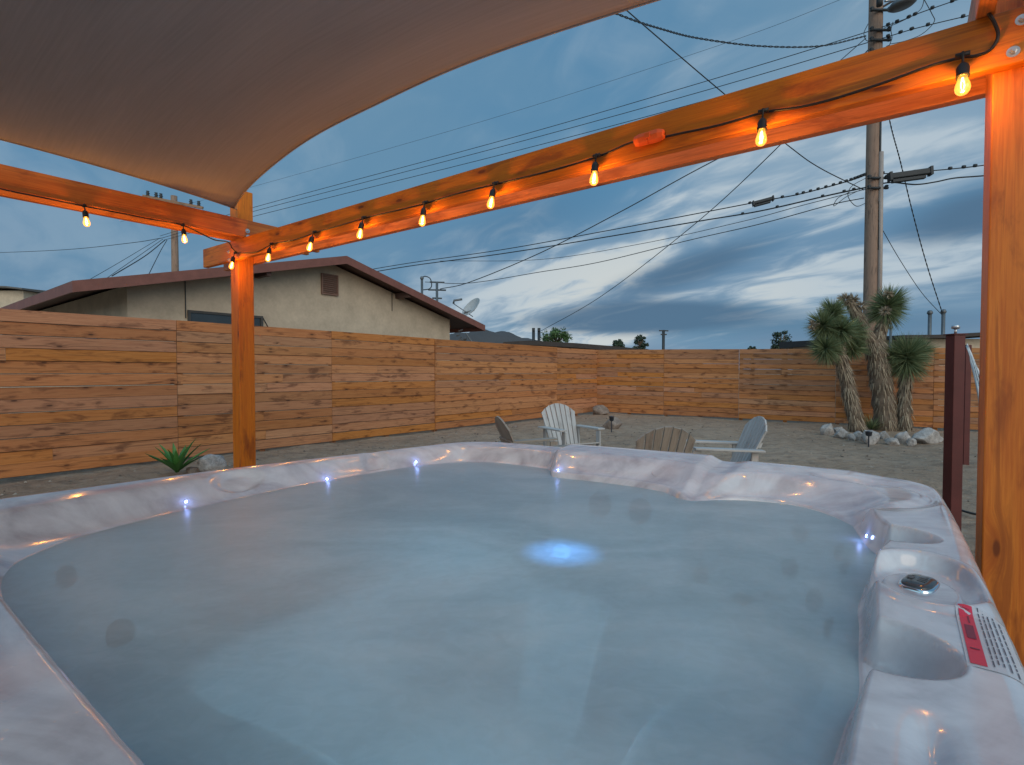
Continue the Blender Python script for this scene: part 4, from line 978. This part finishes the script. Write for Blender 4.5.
wire('thick twisted service cable sagging from the sail edge to the tall pole', [(560, -10, 9.5), (625, 17, 10.2), (665, 30, 10.8), (700, 38.5, 11.5), (760, 46, 12.4), (820, 46, 13.2), (866, 36, 13.9)], .014, twist=True)
wire('straight cable crossing the twisted one and passing behind the beam to the tall pole', [(600, -14, 10.5), (632, 15, 11), (722, 92, 12.2), (790, 147, 13.2), (820, 168, 13.6), (864, 190, 13.9)], .013)
wire('short slack wire from the tall pole down behind the beam', [(866, 38, 13.9), (850, 52, 13.6), (820, 78, 13), (770, 118, 12)], .011)
wire('long straight cable slanting down left to the twin masts by the treetop', [(868, 50, 14), (775, 150, 17), (690, 228, 22), (600, 297, 28), (541, 331, 33.8)], .016)
wire('cable from behind the beam slanting down to the antenna mast', [(868, 92, 14.2), (800, 118, 15), (702, 167, 16), (620, 212, 17), (540, 253, 18.5), (470, 282, 19.8), (440, 289, 20)], .016)
wire('beaded upper telephone cable left of the tall pole', [(868, 174, 14), (845, 182, 14.4), (800, 194, 15.2), (765, 200.5, 16), (700, 213, 17.6), (600, 232, 20), (500, 250, 22.5), (385, 267, 26), (250, 292, 30)], .017, beads=[.02+.02*k for k in range(13)] + [.32, .36, .41])
wire('thicker lower telephone cable left of the tall pole', [(868, 187, 14), (830, 195, 14.6), (760, 211, 16), (700, 221, 17.4), (600, 238, 20), (500, 254, 22.5), (385, 270, 26), (250, 296, 30)], .021, beads=[.06, .10, .16, .25, .33])
wire('thin drop line below the telephone cables', [(866, 189, 14), (800, 206, 15), (740, 222, 16.5), (640, 244, 19), (540, 259.5, 21.5), (440, 261, 24)], .010)
wire('lowest slanting drop line from the tall pole towards the house roof', [(864, 198, 14), (830, 205, 14.6), (760, 224, 16), (690, 240, 17.4), (600, 262, 19), (540, 272, 20), (470, 283, 21), (425, 282, 21)], .013)
wire('upper telephone cable right of the tall pole', [(868, 174, 14), (900, 173, 13.6), (940, 170, 13.3), (986, 165, 13), (1060, 154, 12.4)], .014, beads=[.12, .35, .56, .64, .70])
wire('lower looping telephone cable right of the tall pole', [(868, 187, 14), (890, 182.5, 13.8), (915, 184.5, 13.6), (935, 182, 13.4), (955, 178, 13.2), (986, 175.5, 13), (1060, 168, 12.4)], .018)
wire('wavy service wire dropping to the right-hand building, nearest the wooden post', [(876, 52, 14), (890, 122, 14.4), (900, 160, 15), (912, 210, 15.7), (926, 262, 16.6), (942, 312, 17.5)], .013, twist=True)
wire('straight thin wire dropping from the tall pole to the right-hand building', [(878, 222, 14), (900, 260, 15.2), (922, 293, 16.4), (942, 315, 17.5)], .010)
for k, (pts) in enumerate(([(162, 238, 27), (130, 243, 29), (60, 250, 33), (-40, 254, 38)], [(160, 238, 27), (120, 262, 24), (80, 285, 21)], [(163, 239, 27), (130, 262, 24.5), (104, 280, 22)], [(165, 240, 27), (145, 256, 25), (112, 276, 22)], [(167, 240, 27), (160, 252, 25), (145, 282, 21)])):
    wire(('long wire fanning left from the distant left pole, nearly level', 'steepest-left thin wire fanning down from the distant left pole to the roof', 'second thin wire fanning down from the distant left pole', 'darker thick wire fanning down from the distant left pole to the roof', 'short near-vertical wire from the distant left pole to the roof')[k], pts, (.016, .011, .012, .022, .018)[k])
# slack loops tied round the pole
for k, (pts, lab_) in enumerate(([([(866, 178, 13.8), (852, 186, 13.8), (848, 196, 13.8), (856, 206, 13.8), (866, 203, 13.8)], 'drooping loop of wire on the left side of the pole below the telephone cables'),
    ([(860, 190, 13.8), (846, 197, 13.8), (834, 206, 13.8), (838, 198, 13.8), (850, 192, 13.8)], 'small tangled loop of wire left of the pole below the cables'),
    ([(868, 24, 13.8), (864, 33, 13.7), (866, 40, 13.7), (872, 42, 13.7)], 'small loop of wire on the left side of the pole near the lines'),
    ([(921, -6, 13), (932, 14, 13), (934, 22, 13), (922, 34, 13.1), (905, 41, 13.3), (890, 44, 13.6)], 'slack jumper wire right of the street lamp'),
    ([(925, -6, 13.1), (920, 10, 13.1), (900, 22, 13.3), (884, 28, 13.7)], 'thin jumper wire curling towards the pole beside the street lamp'),
    ([(893, 22, 13.4), (891, 30, 13.4), (892, 38, 13.4), (889, 46, 13.4)], 'short vertical jumper between the power lines right of the pole')])): wire(lab_, pts, .009)
def splice(label, px, py, Y, w, h, tilt):
    c = at(px, py, Y); root = thing('splice_case', label, 'splice case', c); wd = w*Y/512/2; hh = h*Y/512
    d = V3((math.cos(tilt), -.25, math.sin(tilt))).normalized()
    mb = MB(); mb.beam(c - d*wd, c + d*wd, .16, hh*.62); rel(root, mb.build('case_body', 'wire', root, bevel=.02))
    mb = MB(); mb.beam(c - d*wd*.86 - V3((0, 0, hh*.55)), c + d*wd*.72 - V3((0, 0, hh*.55)), .12, hh*.34)
    rel(root, mb.build('case_lid', 'wire', root, bevel=.01))
    for s_ in (-1, 1): mb = MB(); mb.beam(c + d*wd*s_*.9, c + d*wd*s_*1.02, .2, hh*.9); rel(root, mb.build('end_clamp', 'wire', root))
splice('large dark cable splice case hanging just right of the tall pole', 910, 174, 13.5, 36, 9, R(4))
splice('small dark cable splice case hanging on the upper cable left of the pole', 763, 201, 15.9, 19, 5, R(12))
# ------------------------------------------------------------------ distant trees
def bushy(name, label, px, ytop, Y, w, h, m, cat='tree', n=900, seed=1, openness=.5):
    rs = random.Random(seed); c = at(px, ytop, Y); s = Y/512; W_ = w*s/2; Hh = h*s
    root = thing(name, label, cat, (c.x, Y, 0))
    mb = MB(); base = V3((c.x, Y, 0)); cz = c.z - Hh*.5
    mb.tube([base, V3((c.x+.1, Y, cz*.6)), V3((c.x, Y, cz))], [.2, .15, .08], 8)
    cl_ = []
    for k in range(22):
        a = rs.uniform(0, 6.283); rr = rs.uniform(.1, 1)**.6; z = rs.uniform(-.8, .95)
        lim = math.sqrt(max(0, 1-z*z*.8)); p = V3((c.x + math.cos(a)*W_*rr*lim*.85, Y + math.sin(a)*W_*rr*lim*.85, cz + z*Hh*.42)); cl_.append((p, rs.uniform(.16, .34)*W_))
        mb.tube([V3((c.x, Y, cz - Hh*.3)), (V3((c.x, Y, cz))+p)/2, p], [.06, .04, .02], 5)
    rel(root, mb.build('trunk', 'trunk', root, smooth=True))
    mb = MB(); ls = s*2.1
    for k in range(int(n*1.8)):
        p, r_ = rs.choice(cl_); d = V3((rs.gauss(0, 1), rs.gauss(0, 1), rs.gauss(0, .8))).normalized()
        q_ = p + d*r_*rs.uniform(.5, 1.1); t_ = V3((rs.gauss(0, 1), rs.gauss(0, 1), rs.gauss(0, 1))).normalized(); b_ = d.cross(t_).normalized(); l = ls*rs.uniform(.5, 1.2)
        i = len(mb.v); mb.v += [q_ - t_*l*.5, q_ + b_*l*.35, q_ + t_*l*.5, q_ - b_*l*.35]; mb.face((i, i+1, i+2, i+3), None, rs.random())
    rel(root, mb.build('crown', m, root))
bushy('leafy_tree', 'bright green rounded treetop beyond the low brown roof', 556, 329, 38, 34, 20, 'foliage2', seed=3, n=1300)
bushy('leafy_tree', 'dark treetop with a leaning tip beyond the far fence, left of the tiny pole', 640, 335, 45, 17, 17, 'foliage', seed=5, n=800)
bushy('leafy_tree', 'low dark treetop just left of the leaning dark treetop', 618, 340, 48, 15, 11, 'foliage', seed=6, n=600)
bushy('pine_tree', 'dark jagged evergreen top beyond the fence left of the joshua trees', 783, 330, 40, 26, 24, 'foliage', seed=8, n=1100)
bushy('leafy_shrub', 'tiny dark shrub top peeking over the far fence', 752, 346, 42, 12, 8, 'foliage', cat='shrub', seed=9, n=300)
# ------------------------------------------------------------------ joshua trees
def rosette(mb, c, ax, r, n, rs, w=.020):
    ax = V3(ax).normalized()
    for k in range(int(n*1.6)):
        # leaves over the whole head, denser to the tip
        u = rs.uniform(-.85, 1); a = rs.uniform(0, 6.283); e = V3((math.cos(a), math.sin(a), 0)); t_ = ax.orthogonal().normalized(); b_ = ax.cross(t_)
        rad = (t_*e.x + b_*e.y); d = (ax*u + rad*math.sqrt(max(.02, 1-u*u*.95))).normalized()
        l = r*rs.uniform(.66, .98); mb.blade(c + ax*u*r*.28 + rad*.03, d, d.cross(V3((rs.gauss(0, 1), rs.gauss(0, 1), rs.gauss(0, 1)))).normalized(), l, w, .05, rs.random(), 2)
def thatch(mb, path, rad, rs, n, l=.16, up=0.):
    for k in range(n):
        f = rs.uniform(0, len(path)-1.001); i = int(f); c = path[i].lerp(path[i+1], f-i); d = (path[i+1]-path[i]).normalized(); rr = rad[i]*(1-f+i)+rad[i+1]*(f-i)
        a = rs.uniform(0, 6.283); t_ = d.orthogonal().normalized(); b_ = d.cross(t_); o_ = t_*math.cos(a)+b_*math.sin(a)
        dd = (-d*1.0 + o_*rs.uniform(.15, .55)).normalized(); mb.blade(c + o_*rr, dd, d.cross(o_).normalized()+o_*rs.uniform(-.3, .3), l*rs.uniform(.6, 1.2), .022, .1, rs.random(), 2)
def joshua(label, trunks, heads, Y, seed, dead=()):
    rs = random.Random(seed); g = onz(trunks[0][0][0], trunks[0][0][1], 0) if False else at(trunks[0][0][0], trunks[0][0][1], Y)
    root = thing('joshua_tree', label, 'joshua tree', (g.x, Y, 0)); th_ = MB()
    mb = MB()
    for pts, r0, r1, nth in [(t_[0:-3], t_[-3], t_[-2], t_[-1]) for t_ in trunks]:
        P3 = cat_rom([at(x, y, Y+dy) for x, y, dy in [(p + (0,))[:3] for p in pts]], 6); rr = [r0 + (r1-r0)*i/(len(P3)-1) for i in range(len(P3))]
        rr = [r_*(1+.10*math.sin(i*1.7+r0*40)) for i, r_ in enumerate(rr)]
        mb.tube(P3, rr, 12); thatch(th_, P3, rr, rs, nth)
    rel(root, mb.build('trunk', 'trunk', root, smooth=True)); rel(root, th_.build('dead_leaf_skirt', 'thatch', root))
    for x, y, dy, rpx, ax, n in heads:
        mh = MB(); rosette(mh, at(x, y+1, Y+dy), ax, 1.28*rpx*Y/512, int(n*1.5), rs); rel(root, mh.build('leaf_head', 'yucca', root))
    for x, y, dy, rpx, ax, n in dead:
        mh = MB(); rosette(mh, at(x, y, Y+dy), ax, rpx*Y/512, n, rs, .03); rel(root, mh.build('dried_flower_head', 'thatch', root))
    return root
JY = 11.6
joshua('leaning left joshua tree with several green spiky heads and shaggy trunk',
       [((858, 432), (852, 405), (845, 375), (838, 350), (836, 338), .155, .11, 900), ((838, 350), (834, 338), (826, 332), .09, .07, 160), ((838, 348), (838, 330), (832, 318), .08, .06, 140), ((838, 350), (846, 338), (849, 330), .08, .06, 120)],
       [(824, 326, -.1, 15, (-.5, -.2, .7), 380), (833, 313, 0, 13, (.0, 0, 1), 330), (848, 334, .1, 15, (.5, -.2, .5), 350), (826, 348, -.2, 15, (-.4, -.5, .2), 350), (840, 330, -.2, 14, (.1, -.8, .5), 300), (852, 348, .1, 12, (.6, -.3, .2), 220)], JY, 4,
       [(813, 325, -.2, 6, (-1, -.2, .4), 60)])
joshua('tallest joshua tree in the middle, forked with one dead head and one green head',
       [((886, 433), (884, 405), (880, 375), (876, 352), (872, 340), .235, .19, 900), ((876, 352), (864, 332), (856, 315), (850, 301), .17, .09, 520), ((874, 350), (880, 332), (886, 318), .16, .10, 330)],
       [(887, 307, 0, 17.5, (.15, -.3, .9), 620)], JY+.25, 6,
       [(846, 300, -.1, 8, (-.7, -.1, .7), 120), (853, 300, 0, 7, (.2, 0, 1), 80), (888, 294, -.25, 5, (.1, -.5, .8), 60), (885, 311, -.75, 5, (0, -1, .2), 60), (861, 306, -.1, 6, (.7, 0, .5), 60)])
joshua('shortest joshua tree on the right with a single round green head',
       [((905, 430), (904, 405), (905, 385), (907, 372), .145, .10, 620)],
       [(907, 358, 0, 20, (.0, -.15, 1), 520), (897, 356, .1, 16, (-.6, -.1, .6), 220), (918, 352, .1, 14, (.6, -.1, .6), 180)], JY+.05, 9)
rs = random.Random(5); mb = MB(); c = at(872, 416, JY+.1)
for k in range(170): 
    a = rs.uniform(0, 6.28); e = rs.uniform(.1, 1.2); d = V3((math.cos(a)*math.cos(e), math.sin(a)*math.cos(e), math.sin(e))); mb.blade(V3((c.x, c.y, .02)), d, d.cross(V3((0, 0, 1))), rs.uniform(.25, .55), .02, .1, rs.random(), 2)
tag(mb.build('yucca_shrub', 'yucca', loc=(c.x, c.y, 0)), 'small dark spiky yucca pup between the left and middle joshua trunks', 'shrub')
# ------------------------------------------------------------------ rocks
def rock(label, px, py, wpx, hpx, m='rock', seed=0, Y=None, group=None):
    import bmesh
    rs = random.Random(seed*13+int(px)); g = onz(px, py, 0); d = g.y; s = d/512; bm = bmesh.new(); bmesh.ops.create_icosphere(bm, subdivisions=4, radius=1)
    pl_ = [(V3((rs.gauss(0, 1), rs.gauss(0, 1), rs.gauss(0, .8))).normalized(), rs.uniform(.55, .88)) for _ in range(12)]
    for v in bm.verts:
        p = v.co.copy()
        for n_, h_ in pl_:
            e = p.dot(n_)-h_
            if e > 0: p -= n_*e*.88
        p *= 1 + .05*math.sin(p.x*7+seed)*math.cos(p.y*6+p.z*5)
        v.co = V3((p.x*wpx*s*.56, p.y*wpx*s*.45, p.z*hpx*s*.75 + hpx*s*.33))
    me = bpy.data.meshes.new('rock'); bm.to_mesh(me); bm.free(); me.materials.append(M[m]); me.polygons.foreach_set('use_smooth', [True]*len(me.polygons))
    o = bpy.data.objects.new('rock', me); COL.objects.link(o); o.location = (g.x, g.y, -.02); o.rotation_euler = (0, 0, rs.uniform(0, 6)*0)
    return tag(o, label, 'rock', group)
for i, (x, y, w_, h_, lab_) in enumerate(((827, 434, 14, 12, 'pointed pale rock at the left end of the stone ring under the joshua trees'), (841, 437, 13, 9, 'small low rock second from the left end of the joshua tree stone ring'), (852, 439, 9, 6, 'smallest flat rock in the left half of the joshua tree stone ring'),
    (860, 439, 13, 10, 'grey rock just left of the round rock in the stone ring'), (871, 442, 15, 14, 'rounded pale boulder at the front of the stone ring, dark lamp against it'), (884, 438, 11, 9, 'rock just right of the round front boulder, before the middle trunk'), (892, 443, 14, 6, 'flat low slab in front of the middle joshua trunk'),
    (903, 441, 14, 11, 'pale rock before the right joshua trunk'), (911, 443, 9, 6, 'little stone wedged before the largest right-hand boulder'), (924, 441, 25, 14, 'largest pale boulder on the right of the joshua tree ring'), (937, 440, 11, 6, 'low stone at the right end of the joshua tree ring'), (838, 431, 9, 6, 'small stone at the back left of the joshua tree ring'))):
    rock(lab_, x, y, w_, h_, 'rock', i+1, group='stones ringing the joshua trees')
rock('brown rounded rock against the corner of the fence', 600, 414, 17, 9, 'rockbrown', 31)
rock('brown half-round rock with a dark stake lamp in front, near the fence corner', 612, 428, 17, 12, 'rockbrown', 33)
rock('white rough rock beside the green agave at the foot of the left fence', 212, 471, 29, 17, 'rock', 35)
rock('small brown stone beside the agave', 193, 472, 13, 7, 'rockbrown', 36)
for i, (x, y) in enumerate(((508, 423), (515, 424))): rock(('small dark stone near the left wooden chair', 'second small dark stone, further from the left wooden chair')[i], x, y+3, 5, 2.5, 'rockbrown', 40+i)
def stake_light(label, px, py, hpx):
    g = onz(px, py, 0); h = hpx*g.y/512; root = thing('garden_light', label, 'garden light', (g.x, g.y, 0))
    mb = MB(); mb.tube([g - V3((0, 0, .03)), g + V3((0, 0, h*.7))], .012, 8); rel(root, mb.build('stake', 'solar', root))
    mb = MB(); mb.lathe([(.03, 0), (.05, .02), (.055, h*.28), (.07, h*.3), (0, h*.36)], g + V3((0, 0, h*.66)), (0, 0, 1), 14); rel(root, mb.build('lamp_head', 'solar', root, smooth=True))
stake_light('dark solar stake light in front of the brown rock near the fence corner', 611.5, 431, 15)
stake_light('dark solar stake light against the round boulder under the joshua trees', 868.5, 446, 15)
# ------------------------------------------------------------------ agave by the left fence
ag = onz(177, 474, 0); rs = random.Random(2); mb = MB()
for k in range(17):
    a = k*2.4 + rs.uniform(-.2, .2); e = .62 + .75*(k/17) + rs.uniform(-.1, .1); d = V3((math.cos(a)*math.cos(e), math.sin(a)*math.cos(e), math.sin(e))); sd_ = d.cross(V3((0, 0, 1))).normalized(); up_ = sd_.cross(d)
    L_ = rs.uniform(.34, .50); b = len(mb.v); r_ = rs.random(); K = 6
    for i in range(K+1):
        t_ = i/K; w_ = .068*math.sin(math.pi*min(1, .22+t_*.78))**.8 + .001; c = ag + V3((0, 0, .02)) + d*L_*t_ + V3((math.cos(a), math.sin(a), -.35))*L_*.16*t_*t_
        mb.v += [c - sd_*w_/2 + up_*w_*.28, c - up_*.004, c + sd_*w_/2 + up_*w_*.28]
    for i in range(K):
        q_ = b+3*i; mb.face((q_, q_+1, q_+4, q_+3), None, r_); mb.face((q_+1, q_+2, q_+5, q_+4), None, r_)
tag(mb.build('agave', 'agave', smooth=True, loc=(ag.x, ag.y, 0)), 'small bright green agave with pointed leaves at the foot of the left fence', 'agave')
# ------------------------------------------------------------------ adirondack chairs round a fire bowl
def adirondack(m):
    """built at the origin, sitter looks along +Y"""
    root = thing('adirondack_chair', 'x', 'chair')
    # back: arched fan of slats, reclined
    rec = R(24); bx = V3((1, 0, 0)); bu = V3((0, -math.sin(rec), math.cos(rec))); bn = V3((0, math.cos(rec), math.sin(rec))); base = V3((0, -.18, .24)); nS = 7
    mb = MB()
    for k in range(nS):
        f = (k-(nS-1)/2)/((nS-1)/2); xb = f*.19; xt = f*.245; Lh = .50 + .19*math.sqrt(max(0, 1-(f*.86)**2)) ; wb, wt = .052, .068; r_ = random.random(); b = len(mb.v); rows_ = 7
        for i in range(rows_+1):
            t_ = i/rows_; x = xb+(xt-xb)*t_; w_ = wb+(wt-wb)*t_
            lo_, hi_ = x-w_/2, x+w_/2
            for xx, s_ in ((lo_, 0), (hi_, 1)):
                ht = Lh*t_
                if i == rows_: ht += (-.030 if (s_ == 1) == (f > 0) else .012)*abs(f)*1.6
                for dn in (0, .018): mb.v.append(base + bx*xx + bu*ht + bn*dn)
        for i in range(rows_):
            q_ = b+4*i; u0, u1 = i*.1, (i+1)*.1
            for (a1, a2, v0, v1) in ((0, 2, 0, .06), (3, 1, 0, .06), (2, 3, 0, .02), (1, 0, 0, .02)):
                mb.face((q_+a1, q_+a2, q_+4+a2, q_+4+a1), [(u0, k*3+v0), (u0, k*3+v1), (u1, k*3+v1), (u1, k*3+v0)], r_)
        q_ = b+4*rows_; mb.face((q_, q_+2, q_+3, q_+1), None, r_)
    mb.build('backrest', m, root)
    mb = MB()
    for hh, w_ in ((.06, .40), (.36, .50)): mb.box(base + bu*hh - bx*w_/2 - bn*.002, bx*w_, bu*.06, -bn*.022)
    mb.build('back_rail', m, root)
    mb = MB()
    for k in range(6):
        y0 = -.20 + k*.093; z0 = .245 + .018*k; mb.box(V3((-.27, y0, z0+.012)), V3((.54, 0, 0)), V3((0, .078, .016)), V3((0, 0, .018)))
    mb.build('seat', m, root)
    for s_ in (-1, 1):
        mb = MB(); mb.box(V3((s_*.30-.055, -.36, .53)), V3((0, .70, .02)), V3((.11, 0, 0)), V3((0, 0, .022))); mb.build('armrest', m, root, bevel=.004)
        mb = MB(); mb.box(V3((s_*.27-.011, .26, 0)), V3((0, 0, .535)), V3((0, .09, 0)), V3((.022, 0, 0))); mb.build('front_leg', m, root)
        mb = MB(); mb.box(V3((s_*.245-.011, .36, .34)), V3((0, -.98, -.33)), V3((0, 0, -.10)), V3((.022, 0, 0))); mb.build('rear_leg', m, root)
        mb = MB(); mb.box(V3((s_*.275-.011, -.30, .10)), V3((0, -.02, .43)), V3((0, .07, 0)), V3((.022, 0, 0))); mb.build('arm_post', m, root)
    return root
c_grey = adirondack('chair_grey'); c_tan = adirondack('chair_tan')
def put(o, label, px, Y, facing, sc=1.0, tilt=0):
    p = at(px, 370, Y); o.location = (p.x, Y, 0); o.rotation_euler = (0, 0, facing); o['label'] = label; o['group'] = 'adirondack chairs around the fire bowl'
put(c_grey, 'weathered grey adirondack chair facing the tub, second from the left', 571, 7.3, R(180+22))
c4 = copy_tree(c_grey); put(c4, 'pale grey adirondack chair seen from its side, rightmost of the four', 719, 5.6, R(86))
put(c_tan, 'brown adirondack chair turned with its slatted back to the tub', 650, 5.0, R(6))
c0 = copy_tree(c_tan); put(c0, 'brown adirondack chair seen edge-on at the far left of the group', 537, 5.7, R(-74))
fb = at(622, 370, 5.7); root = thing('fire_bowl', 'dark round metal fire bowl between the adirondack chairs', 'fire bowl', (fb.x, fb.y, 0))
mb = MB(); mb.lathe([(0, .22), (.25, .24), (.40, .32), (.44, .39), (.47, .395), (.47, .41), (.43, .41), (.38, .33), (0, .27)], (fb.x, fb.y, 0), (0, 0, 1), 32); rel(root, mb.build('bowl', 'firebowl', root, smooth=True))
for k in range(3):
    a = k*2.094; mb = MB(); mb.tube([V3((fb.x+math.cos(a)*.28, fb.y+math.sin(a)*.28, .27)), V3((fb.x+math.cos(a)*.36, fb.y+math.sin(a)*.36, 0))], .016, 8); rel(root, mb.build('leg', 'firebowl', root))
# ------------------------------------------------------------------ hammock posts and netting on the right
def steel_post(label, px, yt, Y, w, flange):
    p = at(px, yt, Y); root = thing('steel_post', label, 'post', (p.x, Y, 0)); zt = p.z
    mb = MB(); mb.box(V3((p.x-w/2, Y-w/2, -.05)), V3((0, 0, zt+.05)), V3((w, 0, 0)), V3((0, w, 0))); rel(root, mb.build('shaft', 'redmetal', root, bevel=.004))
    if flange: 
        mb = MB(); mb.box(V3((p.x-w*.62, Y-w*.62, zt)), V3((w*1.24, 0, 0)), V3((0, w*1.24, 0)), V3((0, 0, .008))); rel(root, mb.build('cap_plate', 'redmetal', root))
        mb = MB(); mb.tube([V3((p.x, Y, zt+.008)), V3((p.x, Y, zt+.045))], .008, 8); mb.lathe([(.012, .04), (.024, .045), (.024, .065), (.012, .07)], V3((p.x, Y, zt)), (0, 0, 1), 12); rel(root, mb.build('eye_bolt', 'galv', root, smooth=True))
    return p, zt
HPst, hz1 = steel_post('dark red steel post with an eye bolt on top, beside the tub corner', 955.5, 335, 3.55, .076, True)
HP2, hz2 = steel_post('slimmer dark red steel post standing behind the eye-bolt post', 966.5, 345, 7.6, .085, False)
# white net slung from the rear post
mb = MB(); rs = random.Random(3); A_ = at(967, 344, 7.5); N_ = 16; K_ = 9
for i in range(N_+1):
    t_ = i/N_; cx = 967 + 20*t_ + 3*math.sin(t_*3); cy = 345 + 78*t_ + 10*t_*t_; wd = 1.0 + 8*t_**.8
    for k in range(K_+1):
        f = k/K_-.5; p = at(cx + f*wd, cy - f*3, 7.5 - .8*t_ + .10*math.sin(k*1.9+t_*4)*t_); mb.v.append(p)
for i in range(N_):
    for k in range(K_): q_ = i*(K_+1)+k; mb.face((q_, q_+1, q_+K_+2, q_+K_+1))
o = mb.build('hammock', 'cloth', smooth=True, loc=A_); tag(o, 'limp white cloth hammock end hanging from the rear red post, beside the wooden post', 'hammock')
sm = o.modifiers.new('thick', 'SOLIDIFY'); sm.thickness = .012
mb = MB(); pts = [onz(x, y, .012) for x, y in ((900, 502), (930, 507), (955, 509), (975, 514), (1000, 516), (1040, 515))]
tag(mb.build('x', 'black') if False else (lambda b: (b.tube(cat_rom(pts, 8), .011, 8), b.build('ground_cable', 'cord', smooth=True, loc=pts[0]))[1])(mb), 'thin black cable lying on the sand behind the tub corner', 'cable')

# loose gravel and clods scattered over the sand
rs = random.Random(77); mb = MB()
for k in range(5200):
    d = 2.6 + 12.5*rs.random()**.8; a = rs.uniform(-.95, .88); x = d*math.sin(a)*1.15; y = d*math.cos(a)*1.1
    rel_ = V3((x, y, 0)) - C1; aa, bb = -rel_.dot(VT), -rel_.dot(UT)
    if -.6 < aa < 2.5 and -.4 < bb < 2.8: continue
    if (V3((x, y, 0))-G0).dot(nl) < .05 or (V3((x, y, 0))-V3((GC.x, GC.y, 0))).dot(nb) < .05: continue
    r_ = .006 + .022*rs.random()**4; c = V3((x, y, float(hnoise(x, y))-.03 + r_*.25)); b = len(mb.v); rn = rs.random()
    for v in ((1, 0, 0), (0, 1, 0), (-1, 0, 0), (0, -1, 0), (0, 0, .7), (0, 0, -.7)): mb.v.append(c + V3(v)*r_*rs.uniform(.7, 1.3))
    for f_ in ((0, 1, 4), (1, 2, 4), (2, 3, 4), (3, 0, 4), (1, 0, 5), (2, 1, 5), (3, 2, 5), (0, 3, 5)): mb.face([i+b for i in f_], None, rn)
M['pebble'] = leaf_mat('pebble_stone', (.12, .09, .07), (.50, .43, .36), rough=.9)
tag(mb.build('gravel', 'pebble'), kind='stuff')
